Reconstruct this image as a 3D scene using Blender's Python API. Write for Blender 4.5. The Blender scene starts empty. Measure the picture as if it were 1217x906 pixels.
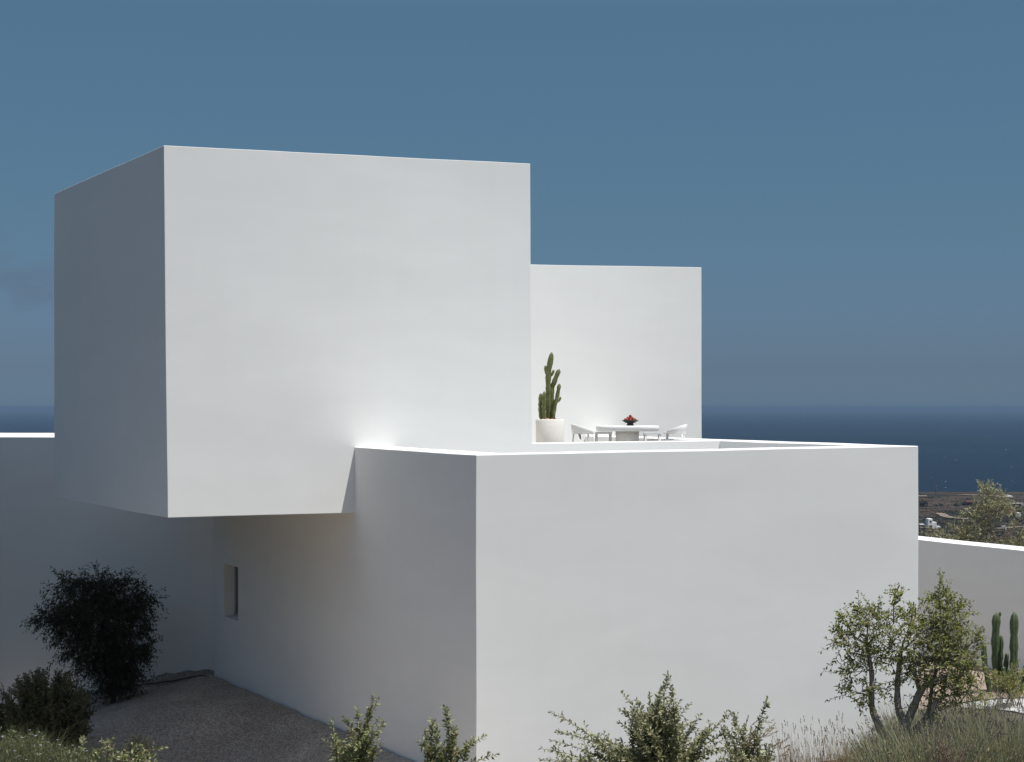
import bpy, bmesh, math, random
import numpy as np
from mathutils import Vector, Matrix, noise

random.seed(7)
rng = np.random.default_rng(7)
SC = bpy.context.scene
COL = SC.collection

# ------------------------------------------------------------------ measures
F, CX, HY, EYE = 2300.0, 608.5, 484.0, 7.0      # focal length in photo pixels, optical centre, horizon, eye height


def P(px, py, Y):
    return Vector(((px - CX) / F * Y, Y, EYE + (HY - py) / F * Y))


_t = -1088.5 / F
V2 = Vector((_t, 1.0)).normalized()              # plan axis running back and to the left
U2 = Vector((V2.y, -V2.x))                       # plan axis along the front walls
A2 = Vector(((565.5 - CX) / F * 35.0, 35.0))     # near corner of the lower block


def W(p, q, z):
    a = A2 + U2 * p + V2 * q
    return Vector((a.x, a.y, EYE + z))


# ------------------------------------------------------------------ helpers
def tag(o, label=None, cat=None, group=None, kind=None):
    if label: o['label'] = label
    if cat: o['category'] = cat
    if group: o['group'] = group
    if kind: o['kind'] = kind
    return o


def empty(name, loc, label, cat, group=None, rz=0.0):
    o = bpy.data.objects.new(name, None)
    COL.objects.link(o)
    o.location = loc
    o.rotation_euler = (0, 0, rz)
    o.empty_display_size = 0.1
    return tag(o, label, cat, group)


def link(name, me, mat, parent=None, smooth=True):
    o = bpy.data.objects.new(name, me)
    COL.objects.link(o)
    if mat: me.materials.append(mat)
    if parent:
        o.parent = parent
    if smooth:
        me.polygons.foreach_set('use_smooth', [True] * len(me.polygons))
    return o


class MB:
    """collects vertices and faces of one mesh (world or local coordinates)"""
    def __init__(s):
        s.v, s.f, s.n = [], [], 0

    def add(s, v, f):
        v = np.asarray(v, float).reshape(-1, 3)
        s.v.append(v)
        n = s.n
        s.f.extend([tuple(i + n for i in q) for q in f])
        s.n += len(v)

    def tube(s, pts, rad, sides=6, cap=True):
        pts = [Vector(p) for p in pts]
        m = len(pts)
        vs = []
        prev = None
        for i, p in enumerate(pts):
            d = (pts[min(i + 1, m - 1)] - pts[max(i - 1, 0)])
            if d.length < 1e-9: d = Vector((0, 0, 1))
            d.normalize()
            if prev is None:
                a = d.orthogonal().normalized()
            else:
                a = prev - d * prev.dot(d)
                a = a.normalized() if a.length > 1e-6 else d.orthogonal().normalized()
            prev = a
            b = d.cross(a)
            r = rad[i] if hasattr(rad, '__len__') else rad
            for k in range(sides):
                t = 2 * math.pi * k / sides
                vs.append(p + (a * math.cos(t) + b * math.sin(t)) * r)
        fs = []
        for i in range(m - 1):
            for k in range(sides):
                k2 = (k + 1) % sides
                fs.append((i * sides + k, i * sides + k2, (i + 1) * sides + k2, (i + 1) * sides + k))
        if cap:
            fs.append(tuple(range(sides - 1, -1, -1)))
            fs.append(tuple((m - 1) * sides + k for k in range(sides)))
        s.add([tuple(v) for v in vs], fs)

    def leaves(s, pos, d, length, wr=0.5, up=None, fold=0.18, curl=0.12):
        """folded rhombic blades; pos, d: N x 3"""
        pos = np.asarray(pos, float); d = np.asarray(d, float)
        n = len(pos)
        if n == 0: return
        d = d / (np.linalg.norm(d, axis=1, keepdims=True) + 1e-9)
        nr = rng.normal(size=(n, 3)) * 0.7 + np.array([0, 0, 0.8]) if up is None else up
        side = np.cross(d, nr); side /= (np.linalg.norm(side, axis=1, keepdims=True) + 1e-9)
        nm = np.cross(side, d)
        L = (np.ones(n) * length if np.isscalar(length) else np.asarray(length))[:, None]
        Wd = L * wr
        mid = pos + d * L * 0.45
        v = np.empty((n, 4, 3))
        v[:, 0] = pos
        v[:, 1] = mid + side * Wd * 0.5 + nm * L * fold * 0.5
        v[:, 2] = pos + d * L - nm * L * curl
        v[:, 3] = mid - side * Wd * 0.5 + nm * L * fold * 0.5
        base = s.n
        s.v.append(v.reshape(-1, 3)); s.n += 4 * n
        i = base + 4 * np.arange(n)
        fa = np.stack([i, i + 1, i + 2], 1).tolist(); fb = np.stack([i, i + 2, i + 3], 1).tolist()
        s.f.extend(map(tuple, fa)); s.f.extend(map(tuple, fb))

    def box(s, x0, y0, z0, x1, y1, z1):
        v = [(x0, y0, z0), (x1, y0, z0), (x1, y1, z0), (x0, y1, z0), (x0, y0, z1), (x1, y0, z1), (x1, y1, z1), (x0, y1, z1)]
        s.add(v, [(0, 3, 2, 1), (4, 5, 6, 7), (0, 1, 5, 4), (1, 2, 6, 5), (2, 3, 7, 6), (3, 0, 4, 7)])

    def build(s, name, mat, parent=None, smooth=True, origin=None):
        me = bpy.data.meshes.new(name)
        v = np.concatenate(s.v) if s.v else np.zeros((0, 3))
        if origin is not None: v = v - np.array(origin)
        me.from_pydata(v.tolist(), [], s.f)
        me.update()
        o = link(name, me, mat, parent, smooth)
        if origin is not None and parent is None: o.location = origin
        return o


# ------------------------------------------------------------------ materials
def new_mat(name):
    m = bpy.data.materials.new(name)
    m.use_nodes = True
    nt = m.node_tree
    b = nt.nodes['Principled BSDF']
    return m, nt, b


def N(nt, t, **kw):
    n = nt.nodes.new(t)
    for k, v in kw.items():
        if k in n.inputs.keys(): n.inputs[k].default_value = v
        else: setattr(n, k, v)
    return n


def ramp(nt, fac, stops, interp='LINEAR'):
    r = nt.nodes.new('ShaderNodeValToRGB')
    r.color_ramp.interpolation = interp
    e = r.color_ramp.elements
    while len(e) < len(stops): e.new(0.5)
    for el, (p, c) in zip(e, stops):
        el.position = p
        el.color = (c[0], c[1], c[2], 1)
    nt.links.new(fac, r.inputs['Fac'])
    return r


def simple(name, col, rough=0.6, var=0.12, scale=20, bump=0.0, bscale=60, spec=0.3):
    m, nt, b = new_mat(name)
    co = N(nt, 'ShaderNodeTexCoord')
    nz = N(nt, 'ShaderNodeTexNoise', Scale=scale, Detail=5)
    nt.links.new(co.outputs['Object'], nz.inputs['Vector'])
    c0 = [c * (1 - var) for c in col]; c1 = [min(1, c * (1 + var)) for c in col]
    r = ramp(nt, nz.outputs['Fac'], [(0.3, c0), (0.7, c1)])
    nt.links.new(r.outputs['Color'], b.inputs['Base Color'])
    b.inputs['Roughness'].default_value = rough
    b.inputs['Specular IOR Level'].default_value = spec
    if bump:
        n2 = N(nt, 'ShaderNodeTexNoise', Scale=bscale, Detail=4)
        nt.links.new(co.outputs['Object'], n2.inputs['Vector'])
        bp = N(nt, 'ShaderNodeBump', Strength=bump, Distance=0.02)
        nt.links.new(n2.outputs['Fac'], bp.inputs['Height'])
        nt.links.new(bp.outputs['Normal'], b.inputs['Normal'])
    return m


def leaf_mat(name, cols, trans=0.35, rough=0.5, spec=0.35):
    m, nt, b = new_mat(name)
    g = N(nt, 'ShaderNodeNewGeometry')
    n = len(cols)
    r = ramp(nt, g.outputs['Random Per Island'], [((i + 0.5) / n, c) for i, c in enumerate(cols)])
    nt.links.new(r.outputs['Color'], b.inputs['Base Color'])
    b.inputs['Roughness'].default_value = rough
    b.inputs['Specular IOR Level'].default_value = spec
    tr = N(nt, 'ShaderNodeBsdfTranslucent')
    hs = N(nt, 'ShaderNodeHueSaturation', Saturation=1.15, Value=1.1)
    nt.links.new(r.outputs['Color'], hs.inputs['Color'])
    nt.links.new(hs.outputs['Color'], tr.inputs['Color'])
    mx = N(nt, 'ShaderNodeMixShader', Fac=trans)
    nt.links.new(b.outputs[0], mx.inputs[1]); nt.links.new(tr.outputs[0], mx.inputs[2])
    nt.links.new(mx.outputs[0], nt.nodes['Material Output'].inputs['Surface'])
    return m


def plaster_mat(name, col):
    m, nt, b = new_mat(name)
    co = N(nt, 'ShaderNodeTexCoord')
    nz = N(nt, 'ShaderNodeTexNoise', Scale=0.55, Detail=6, Roughness=0.6, Distortion=0.6)
    mp = N(nt, 'ShaderNodeMapping'); mp.inputs['Scale'].default_value = (0.6, 0.6, 2.0)
    nt.links.new(co.outputs['Object'], mp.inputs['Vector'])
    nt.links.new(mp.outputs['Vector'], nz.inputs['Vector'])
    st = N(nt, 'ShaderNodeTexNoise', Scale=2.2, Detail=5, Roughness=0.6)
    mp2 = N(nt, 'ShaderNodeMapping'); mp2.inputs['Scale'].default_value = (1.1, 1.1, 0.10)
    nt.links.new(co.outputs['Object'], mp2.inputs['Vector'])
    nt.links.new(mp2.outputs['Vector'], st.inputs['Vector'])
    r1 = ramp(nt, nz.outputs['Fac'], [(0.3, [c * 0.95 for c in col]), (0.7, col)])
    r2 = ramp(nt, st.outputs['Fac'], [(0.3, (0.988, 0.987, 0.984)), (0.6, (1, 1, 1))])
    mul = N(nt, 'ShaderNodeMix', data_type='RGBA', blend_type='MULTIPLY')
    mul.inputs[0].default_value = 1.0
    nt.links.new(r1.outputs['Color'], mul.inputs[6]); nt.links.new(r2.outputs['Color'], mul.inputs[7])
    nt.links.new(mul.outputs[2], b.inputs['Base Color'])
    b.inputs['Roughness'].default_value = 0.9
    b.inputs['Specular IOR Level'].default_value = 0.15
    n2 = N(nt, 'ShaderNodeTexNoise', Scale=1.1, Detail=7, Roughness=0.55)
    nt.links.new(mp.outputs['Vector'], n2.inputs['Vector'])
    bp = N(nt, 'ShaderNodeBump', Strength=0.12, Distance=0.010)
    nt.links.new(n2.outputs['Fac'], bp.inputs['Height'])
    nt.links.new(bp.outputs['Normal'], b.inputs['Normal'])
    return m


M = {}
M['plaster'] = plaster_mat('white_lime_plaster', (0.775, 0.775, 0.75))
M['floor'] = simple('terrace_screed', (0.47, 0.46, 0.445), 0.8, 0.04, 2)
M['cream'] = simple('cream_plaster', (0.68, 0.65, 0.60), 0.85, 0.04, 6)
M['white'] = simple('white_lacquer', (0.66, 0.655, 0.64), 0.45, 0.02, 5)
M['pane'] = simple('dark_glass', (0.12, 0.122, 0.122), 0.2, 0.05, 3, spec=0.6)
M['frame'] = simple('grey_window_frame', (0.42, 0.42, 0.41), 0.5, 0.05, 5)
M['bark'] = simple('grey_brown_bark', (0.30, 0.255, 0.21), 0.9, 0.35, 30, 0.6, 60)
M['darkbark'] = simple('dark_bark', (0.07, 0.055, 0.045), 0.9, 0.3, 30, 0.5, 60)
M['palebark'] = simple('pale_bark', (0.26, 0.21, 0.16), 0.9, 0.3, 30)
M['stem'] = simple('green_brown_stem', (0.10, 0.085, 0.045), 0.8, 0.3, 30)
M['cactus'] = simple('cactus_skin', (0.12, 0.13, 0.045), 0.55, 0.3, 12)
M['cactusdark'] = simple('dark_cactus_skin', (0.062, 0.085, 0.040), 0.55, 0.3, 12)
M['pebble'] = simple('reddish_pebble', (0.34, 0.22, 0.17), 0.8, 0.4, 25)
M['bowl'] = simple('dark_ceramic', (0.035, 0.030, 0.030), 0.4, 0.2, 20)
M['fruit'] = simple('red_fruit_skin', (0.27, 0.045, 0.030), 0.4, 0.4, 14)
M['hose'] = simple('black_hose', (0.012, 0.012, 0.012), 0.5, 0.1, 10)
M['tie'] = simple('dark_cloth', (0.02, 0.02, 0.025), 0.8, 0.1, 10)
M['mast'] = simple('rusty_steel', (0.12, 0.08, 0.06), 0.7, 0.2, 5)
M['fwhite'] = simple('far_whitewash', (0.78, 0.78, 0.76), 0.9, 0.04, 0.3)
M['fpale'] = simple('far_pale_render', (0.42, 0.38, 0.33), 0.9, 0.1, 0.3)
M['fdark'] = simple('far_dark_opening', (0.03, 0.03, 0.032), 0.7, 0.1, 1)
M['fstone'] = simple('far_dark_stone', (0.07, 0.055, 0.05), 0.9, 0.3, 0.5)
M['fred'] = simple('far_red_tiles', (0.22, 0.075, 0.06), 0.9, 0.2, 0.6)

M['l_dark'] = leaf_mat('dark_glossy_leaf', [(0.022, 0.032, 0.014), (0.035, 0.048, 0.020), (0.028, 0.038, 0.016), (0.05, 0.062, 0.028)], 0.15, 0.4, 0.4)
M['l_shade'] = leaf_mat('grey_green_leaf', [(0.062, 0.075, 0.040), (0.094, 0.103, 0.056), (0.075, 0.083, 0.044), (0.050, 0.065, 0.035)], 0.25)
M['l_olive'] = leaf_mat('olive_leaf', [(0.230, 0.248, 0.135), (0.353, 0.367, 0.212), (0.271, 0.230, 0.122), (0.175, 0.194, 0.098), (0.460, 0.447, 0.271)], 0.3)
M['l_pale'] = leaf_mat('pale_green_leaf', [(0.244, 0.275, 0.132), (0.386, 0.407, 0.213), (0.204, 0.143, 0.092), (0.173, 0.204, 0.092), (0.305, 0.326, 0.162)], 0.35)
M['l_green'] = leaf_mat('fresh_green_leaf', [(0.295, 0.295, 0.105), (0.168, 0.197, 0.059), (0.246, 0.273, 0.082), (0.123, 0.152, 0.049), (0.325, 0.325, 0.103), (0.213, 0.228, 0.072)], 0.4)
M['l_yellow'] = leaf_mat('yellow_green_leaf', [(0.190, 0.205, 0.055), (0.270, 0.270, 0.079), (0.135, 0.159, 0.044), (0.316, 0.293, 0.111)], 0.4)
M['l_dry'] = leaf_mat('dry_tan_leaf', [(0.360, 0.240, 0.144), (0.456, 0.336, 0.216), (0.264, 0.168, 0.102), (0.180, 0.156, 0.084)], 0.35)
M['l_lav'] = leaf_mat('lavender_stem', [(0.228, 0.246, 0.162), (0.312, 0.324, 0.216), (0.156, 0.162, 0.096), (0.324, 0.282, 0.174), (0.432, 0.372, 0.228), (0.204, 0.228, 0.132)], 0.35, 0.7, 0.2)
M['l_lavhead'] = leaf_mat('spent_lavender_head', [(0.143, 0.124, 0.124), (0.104, 0.091, 0.091), (0.208, 0.169, 0.150), (0.156, 0.130, 0.111)], 0.2, 0.8, 0.2)
M['l_pinkdry'] = leaf_mat('dry_pinkish_flower', [(0.250, 0.181, 0.156), (0.325, 0.250, 0.213), (0.188, 0.138, 0.112)], 0.3, 0.8, 0.2)
M['l_grass'] = leaf_mat('wild_grass_blade', [(0.095, 0.109, 0.043), (0.133, 0.142, 0.067), (0.067, 0.081, 0.033), (0.180, 0.162, 0.090)], 0.35)
M['l_scrub'] = leaf_mat('far_scrub_leaf', [(0.026, 0.030, 0.019), (0.042, 0.044, 0.028), (0.019, 0.024, 0.015)], 0.2)


# ------------------------------------------------------------------ terrain
def sm(a, b, x):
    if a > b: return 1 - sm(b, a, x)
    t = min(1.0, max(0.0, (x - a) / (b - a)))
    return t * t * (3 - 2 * t)


def zg(X, Y):
    """ground height (world z)"""
    if Y < 20: hill = -1.6 - 0.12 * Y
    elif Y < 34: hill = -4.0 - 3.0 * (Y - 20) / 14.0
    else: hill = -7.0
    right = sm(7.0, 11.0, X) * sm(26, 34, Y) * 0.55
    left = -0.26 * max(0.0, min(6.0, -X - 8.0)) * sm(34, 44, Y)
    pp = (X - A2.x) * U2.x + (Y - A2.y) * U2.y
    qq = (X - A2.x) * V2.x + (Y - A2.y) * V2.y
    yard = -(0.22 * sm(0.3, 3.5, -pp) * sm(13.5, 8.5, qq) + 0.72 * sm(12.0, 7.8, qq) * sm(0.0, 1.8, -pp)) * sm(35, 38.5, Y) if pp < 0 else 0
    z = hill + right + left + yard
    if Y > 55:
        t = sm(50, 500, Y)
        low = -88.0 - 0.017 * (Y - 1300)
        z = z * (1 - t) + low * t
        z += noise.noise(Vector((X * 0.006, Y * 0.006, 3.0))) * 0.35 * sm(150, 600, Y)
    else:
        z += 0.05 * noise.noise(Vector((X * 0.5, Y * 0.5, 0.0)))
    return EYE + z


def far_Y(py):
    r = (py - HY) / F
    return (88 - 0.017 * 1300) / (r - 0.017)


def ground():
    xs = list(np.arange(-30, 30.01, 0.6))
    step, x = 0.9, 30.0
    ext = []
    while x < 6000:
        x += step; step *= 1.18
        ext.append(x)
    xs = [-e for e in reversed(ext)] + xs + ext
    # a finer fan where the plain is seen
    xs = sorted(set([round(v, 3) for v in xs] + [round(v, 3) for v in np.arange(250, 720, 12.0)]))
    ys = list(np.arange(-12, 60.01, 0.6))
    step, y = 0.9, 60.0
    while y < 1250:
        y += step; step = min(40, step * 1.12)
        ys.append(y)
    while y < 2450:
        y += 14.0
        ys.append(y)
    nx, ny = len(xs), len(ys)
    vs = []
    for y in ys:
        for x in xs:
            vs.append((x, y, zg(x, y)))
    def coast(x): return 2462 + 34 * noise.noise(Vector((x * 0.008, 1.0, 0))) + 14 * noise.noise(Vector((x * 0.04, 5.0, 0)))
    for (dy, zz) in ((0, None), (5, -109.2), (14, -113.0)):
        for x in xs:
            y = coast(x) + dy
            vs.append((x, y, zg(x, y) + 1.3 * noise.noise(Vector((x * .02, 9, 2))) if zz is None else EYE + zz))
    ny += 3
    fs = [(j * nx + i, j * nx + i + 1, (j + 1) * nx + i + 1, (j + 1) * nx + i) for j in range(ny - 1) for i in range(nx - 1)]
    me = bpy.data.meshes.new('ground')
    me.from_pydata(vs, [], fs); me.update()
    m, nt, b = new_mat('dry_ground')
    co = N(nt, 'ShaderNodeTexCoord')
    # near: dry soil
    n1 = N(nt, 'ShaderNodeTexNoise', Scale=1.3, Detail=8, Roughness=0.7)
    nt.links.new(co.outputs['Object'], n1.inputs['Vector'])
    near = ramp(nt, n1.outputs['Fac'], [(0.3, (0.068, 0.061, 0.051)), (0.55, (0.108, 0.097, 0.082)), (0.75, (0.155, 0.138, 0.116))])
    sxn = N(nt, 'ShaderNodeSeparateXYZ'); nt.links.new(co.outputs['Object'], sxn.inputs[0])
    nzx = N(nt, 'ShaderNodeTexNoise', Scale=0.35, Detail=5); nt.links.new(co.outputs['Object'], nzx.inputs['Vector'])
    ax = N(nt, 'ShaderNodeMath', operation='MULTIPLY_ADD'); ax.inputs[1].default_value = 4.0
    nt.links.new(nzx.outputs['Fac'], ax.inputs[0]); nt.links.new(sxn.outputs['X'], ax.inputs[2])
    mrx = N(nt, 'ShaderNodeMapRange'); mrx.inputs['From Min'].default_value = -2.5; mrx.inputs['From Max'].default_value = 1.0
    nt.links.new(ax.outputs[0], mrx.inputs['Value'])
    dk = ramp(nt, mrx.outputs[0], [(0.0, (0.62, 0.61, 0.60)), (1.0, (1.25, 1.22, 1.18))])  # soil darker at left, lighter at right, put in to steer bounced light
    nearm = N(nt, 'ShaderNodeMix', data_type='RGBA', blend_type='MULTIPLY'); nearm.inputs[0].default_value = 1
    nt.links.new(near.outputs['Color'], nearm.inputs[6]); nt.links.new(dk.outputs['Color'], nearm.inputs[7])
    # far: fields, strips of scrub
    mp = N(nt, 'ShaderNodeMapping'); mp.inputs['Scale'].default_value = (0.017, 0.0085, 0.0)
    mp.inputs['Rotation'].default_value = (0, 0, 0.35)
    nt.links.new(co.outputs['Object'], mp.inputs['Vector'])
    wn = N(nt, 'ShaderNodeTexNoise', Scale=1.2, Detail=3)
    nt.links.new(mp.outputs['Vector'], wn.inputs['Vector'])
    add = N(nt, 'ShaderNodeMix', data_type='VECTOR'); add.inputs[0].default_value = 0.22
    nt.links.new(mp.outputs['Vector'], add.inputs[4]); nt.links.new(wn.outputs['Color'], add.inputs[5])
    vo = N(nt, 'ShaderNodeTexVoronoi', Scale=1.0, feature='F1', distance='MANHATTAN')
    nt.links.new(add.outputs[1], vo.inputs['Vector'])
    sep = N(nt, 'ShaderNodeSeparateColor')
    nt.links.new(vo.outputs['Color'], sep.inputs['Color'])
    fld = ramp(nt, sep.outputs[0], [(0.0, (0.0440, 0.0324, 0.0250)), (0.22, (0.0640, 0.0477, 0.0351)), (0.4, (0.0270, 0.0243, 0.0156)),
                                    (0.58, (0.0520, 0.0378, 0.0289)), (0.80, (0.0580, 0.0423, 0.0304)), (0.88, (0.0420, 0.0360, 0.0242))], 'CONSTANT')
    n3 = N(nt, 'ShaderNodeTexNoise', Scale=0.045, Detail=6, Roughness=0.7)
    nt.links.new(co.outputs['Object'], n3.inputs['Vector'])
    sc = ramp(nt, n3.outputs['Fac'], [(0.42, (0.55, 0.56, 0.5)), (0.52, (1, 1, 1)), (0.64, (1.0, 1.0, 1.0)), (0.7, (1.5, 1.4, 1.3))])
    mul = N(nt, 'ShaderNodeMix', data_type='RGBA', blend_type='MULTIPLY'); mul.inputs[0].default_value = 1
    nt.links.new(fld.outputs['Color'], mul.inputs[6]); nt.links.new(sc.outputs['Color'], mul.inputs[7])
    sx = N(nt, 'ShaderNodeSeparateXYZ'); nt.links.new(co.outputs['Object'], sx.inputs[0])
    mr = N(nt, 'ShaderNodeMapRange'); mr.inputs['From Min'].default_value = 56; mr.inputs['From Max'].default_value = 75
    nt.links.new(sx.outputs['Y'], mr.inputs['Value'])
    mix = N(nt, 'ShaderNodeMix', data_type='RGBA')
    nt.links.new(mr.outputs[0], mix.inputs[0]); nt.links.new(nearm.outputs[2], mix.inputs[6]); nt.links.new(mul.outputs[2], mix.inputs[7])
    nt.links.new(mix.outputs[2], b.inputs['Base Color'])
    b.inputs['Roughness'].default_value = 0.95; b.inputs['Specular IOR Level'].default_value = 0.1
    n4 = N(nt, 'ShaderNodeTexNoise', Scale=14, Detail=6)
    nt.links.new(co.outputs['Object'], n4.inputs['Vector'])
    bp = N(nt, 'ShaderNodeBump', Strength=0.6, Distance=0.05)
    nt.links.new(n4.outputs['Fac'], bp.inputs['Height']); nt.links.new(bp.outputs['Normal'], b.inputs['Normal'])
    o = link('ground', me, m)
    tag(o, kind='structure')
    return o


def sheet(name, corner_fn, nu, nv, mat, lift=0.02):
    vs, fs = [], []
    for j in range(nv + 1):
        for i in range(nu + 1):
            x, y, e = corner_fn(i / nu, j / nv)
            vs.append((x, y, zg(x, y) + lift + e))
    for j in range(nv):
        for i in range(nu):
            a = j * (nu + 1) + i
            fs.append((a, a + 1, a + nu + 2, a + nu + 1))
    me = bpy.data.meshes.new(name); me.from_pydata(vs, [], fs); me.update()
    o = link(name, me, mat)
    tag(o, kind='structure')
    return o


def gravel_mat(name, c0, c1, c2, scale):
    m, nt, b = new_mat(name)
    co = N(nt, 'ShaderNodeTexCoord')
    vo = N(nt, 'ShaderNodeTexVoronoi', Scale=scale); nt.links.new(co.outputs['Object'], vo.inputs['Vector'])
    nz = N(nt, 'ShaderNodeTexNoise', Scale=0.8, Detail=5); nt.links.new(co.outputs['Object'], nz.inputs['Vector'])
    sep = N(nt, 'ShaderNodeSeparateColor'); nt.links.new(vo.outputs['Color'], sep.inputs['Color'])
    r = ramp(nt, sep.outputs[0], [(0.0, c0), (0.5, c1), (1.0, c2)])
    r2 = ramp(nt, nz.outputs['Fac'], [(0.3, (0.82, 0.81, 0.8)), (0.7, (1.1, 1.1, 1.1))])
    mul = N(nt, 'ShaderNodeMix', data_type='RGBA', blend_type='MULTIPLY'); mul.inputs[0].default_value = 1
    nt.links.new(r.outputs['Color'], mul.inputs[6]); nt.links.new(r2.outputs['Color'], mul.inputs[7])
    nt.links.new(mul.outputs[2], b.inputs['Base Color'])
    b.inputs['Roughness'].default_value = 0.9; b.inputs['Specular IOR Level'].default_value = 0.2
    bp = N(nt, 'ShaderNodeBump', Strength=0.9, Distance=0.02); bp.invert = True
    nt.links.new(vo.outputs['Distance'], bp.inputs['Height']); nt.links.new(bp.outputs['Normal'], b.inputs['Normal'])
    return m


M['gravel'] = gravel_mat('grey_gravel', (0.23, 0.185, 0.145), (0.42, 0.355, 0.295), (0.60, 0.525, 0.45), 34)
M['mulch'] = gravel_mat('volcanic_mulch', (0.14, 0.115, 0.095), (0.25, 0.21, 0.175), (0.38, 0.33, 0.28), 26)
M['whitepeb'] = gravel_mat('white_pebbles', (0.30, 0.30, 0.29), (0.42, 0.42, 0.41), (0.54, 0.54, 0.53), 16)
M['bedsoil'] = gravel_mat('pinkish_soil', (0.19, 0.145, 0.12), (0.27, 0.21, 0.17), (0.35, 0.28, 0.235), 22)
M['track'] = simple('dirt_track', (0.21, 0.165, 0.125), 0.95, 0.2, 0.05)

ground()


def pq(fn):
    def g(a, b):
        p, q, e = fn(a, b)
        w = A2 + U2 * p + V2 * q
        return w.x, w.y, e
    return g


sheet('gravel_yard', pq(lambda a, b: (-9.5 + 9.45 * a + 0.25 * math.sin(b * 9) * (1 - a), -3.0 + 21.0 * b, 0.06 * max(0, a - .94) / .06 * (0.6 + 0.6 * noise.noise(Vector((b * 40, 0, 0)))))), 60, 70, M['gravel'], 0.07)
sheet('white_pebble_path', lambda a, b: (10.3 + 0.5 * math.sin(b * 5) * (1 - a) + 11 * a, 39.2 + 3.4 * b + 0.15 * math.sin(a * 20), 0), 24, 8, M['whitepeb'], 0.025)
sheet('planting_bed', lambda a, b: (8.2 + 12 * a, 42.63 + 9.5 * b, 0.05), 24, 18, M['bedsoil'], 0.0)

# pale dirt track out on the plain
def track(pts, w, name='dirt_track'):
    vs, fs = [], []
    P3 = []
    for (px, py) in pts:
        Y = far_Y(py); P3.append(Vector(((px - CX) / F * Y, Y)))
    fine = []
    for i in range(len(P3) - 1):
        for k in range(6): fine.append(P3[i].lerp(P3[i + 1], k / 6))
    fine.append(P3[-1])
    for i, p in enumerate(fine):
        d = (fine[min(i + 1, len(fine) - 1)] - fine[max(0, i - 1)]).normalized()
        n = Vector((-d.y, d.x))
        for s in (-1, 1):
            q = p + n * w * s * (1 + 0.3 * noise.noise(Vector((i * .7, s, 0))))
            vs.append((q.x, q.y, zg(q.x, q.y) + 0.9))
    for i in range(len(fine) - 1): fs.append((2 * i, 2 * i + 1, 2 * i + 3, 2 * i + 2))
    me = bpy.data.meshes.new(name); me.from_pydata(vs, [], fs); me.update()
    tag(link(name, me, M['track']), kind='structure')


track([(1112, 611), (1119, 612), (1123, 614.5), (1131, 616.5), (1140, 617), (1150, 618.5)], 4)
track([(1093, 628.5), (1108, 628.8), (1120, 629.5)], 3)
track([(1186, 629.5), (1198, 628.5), (1212, 627.2), (1225, 627)], 4)
track([(1142, 588.6), (1160, 589.2), (1180, 590.0), (1200, 592)], 7)


# ------------------------------------------------------------------ sea, sky, haze, camera, light
def sea():
    z = EYE - 110.0
    vs = [(-150000, 1500, z), (150000, 1500, z), (150000, 160000, z), (-150000, 160000, z)]
    me = bpy.data.meshes.new('sea'); me.from_pydata(vs, [], [(0, 1, 2, 3)]); me.update()
    m, nt, b = new_mat('sea_water')
    co = N(nt, 'ShaderNodeTexCoord')
    b.inputs['Base Color'].default_value = (0.010, 0.026, 0.045, 1)
    b.inputs['Roughness'].default_value = 0.32
    b.inputs['IOR'].default_value = 1.33
    b.inputs['Specular IOR Level'].default_value = 0.03
    n1 = N(nt, 'ShaderNodeTexNoise', Scale=0.02, Detail=8, Roughness=0.65)
    mp = N(nt, 'ShaderNodeMapping'); mp.inputs['Scale'].default_value = (1.0, 0.55, 1)
    nt.links.new(co.outputs['Object'], mp.inputs['Vector'])
    nt.links.new(mp.outputs['Vector'], n1.inputs['Vector'])
    bp = N(nt, 'ShaderNodeBump', Strength=0.55, Distance=6.0)
    nt.links.new(n1.outputs['Fac'], bp.inputs['Height']); nt.links.new(bp.outputs['Normal'], b.inputs['Normal'])
    n0 = N(nt, 'ShaderNodeTexNoise', Scale=0.0011, Detail=6, Roughness=0.6)
    nt.links.new(co.outputs['Object'], n0.inputs['Vector'])
    r0 = ramp(nt, n0.outputs['Fac'], [(0.35, (0.002, 0.006, 0.014)), (0.65, (0.004, 0.011, 0.023))])
    # whitecaps: small scattered crests
    vo = N(nt, 'ShaderNodeTexVoronoi', Scale=0.012, Randomness=1.0)
    mp2 = N(nt, 'ShaderNodeMapping'); mp2.inputs['Scale'].default_value = (1.0, 0.22, 1)
    nt.links.new(co.outputs['Object'], mp2.inputs['Vector'])
    nt.links.new(mp2.outputs['Vector'], vo.inputs['Vector'])
    sep = N(nt, 'ShaderNodeSeparateColor'); nt.links.new(vo.outputs['Color'], sep.inputs['Color'])
    gt = N(nt, 'ShaderNodeMath', operation='GREATER_THAN'); gt.inputs[1].default_value = 0.6
    nt.links.new(sep.outputs[0], gt.inputs[0])
    sz = N(nt, 'ShaderNodeMapRange'); sz.inputs['To Min'].default_value = 0.015; sz.inputs['To Max'].default_value = 0.055
    nt.links.new(sep.outputs[1], sz.inputs['Value'])
    lt = N(nt, 'ShaderNodeMath', operation='LESS_THAN')
    nt.links.new(vo.outputs['Distance'], lt.inputs[0]); nt.links.new(sz.outputs[0], lt.inputs[1])
    an = N(nt, 'ShaderNodeMath', operation='MULTIPLY')
    nt.links.new(gt.outputs[0], an.inputs[0]); nt.links.new(lt.outputs[0], an.inputs[1])
    mx = N(nt, 'ShaderNodeMix', data_type='RGBA'); mx.inputs[7].default_value = (0.42, 0.46, 0.5, 1)
    nt.links.new(an.outputs[0], mx.inputs[0]); nt.links.new(r0.outputs['Color'], mx.inputs[6])
    nt.links.new(mx.outputs[2], b.inputs['Base Color'])
    tag(link('sea', me, m), kind='structure')


sea()


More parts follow.
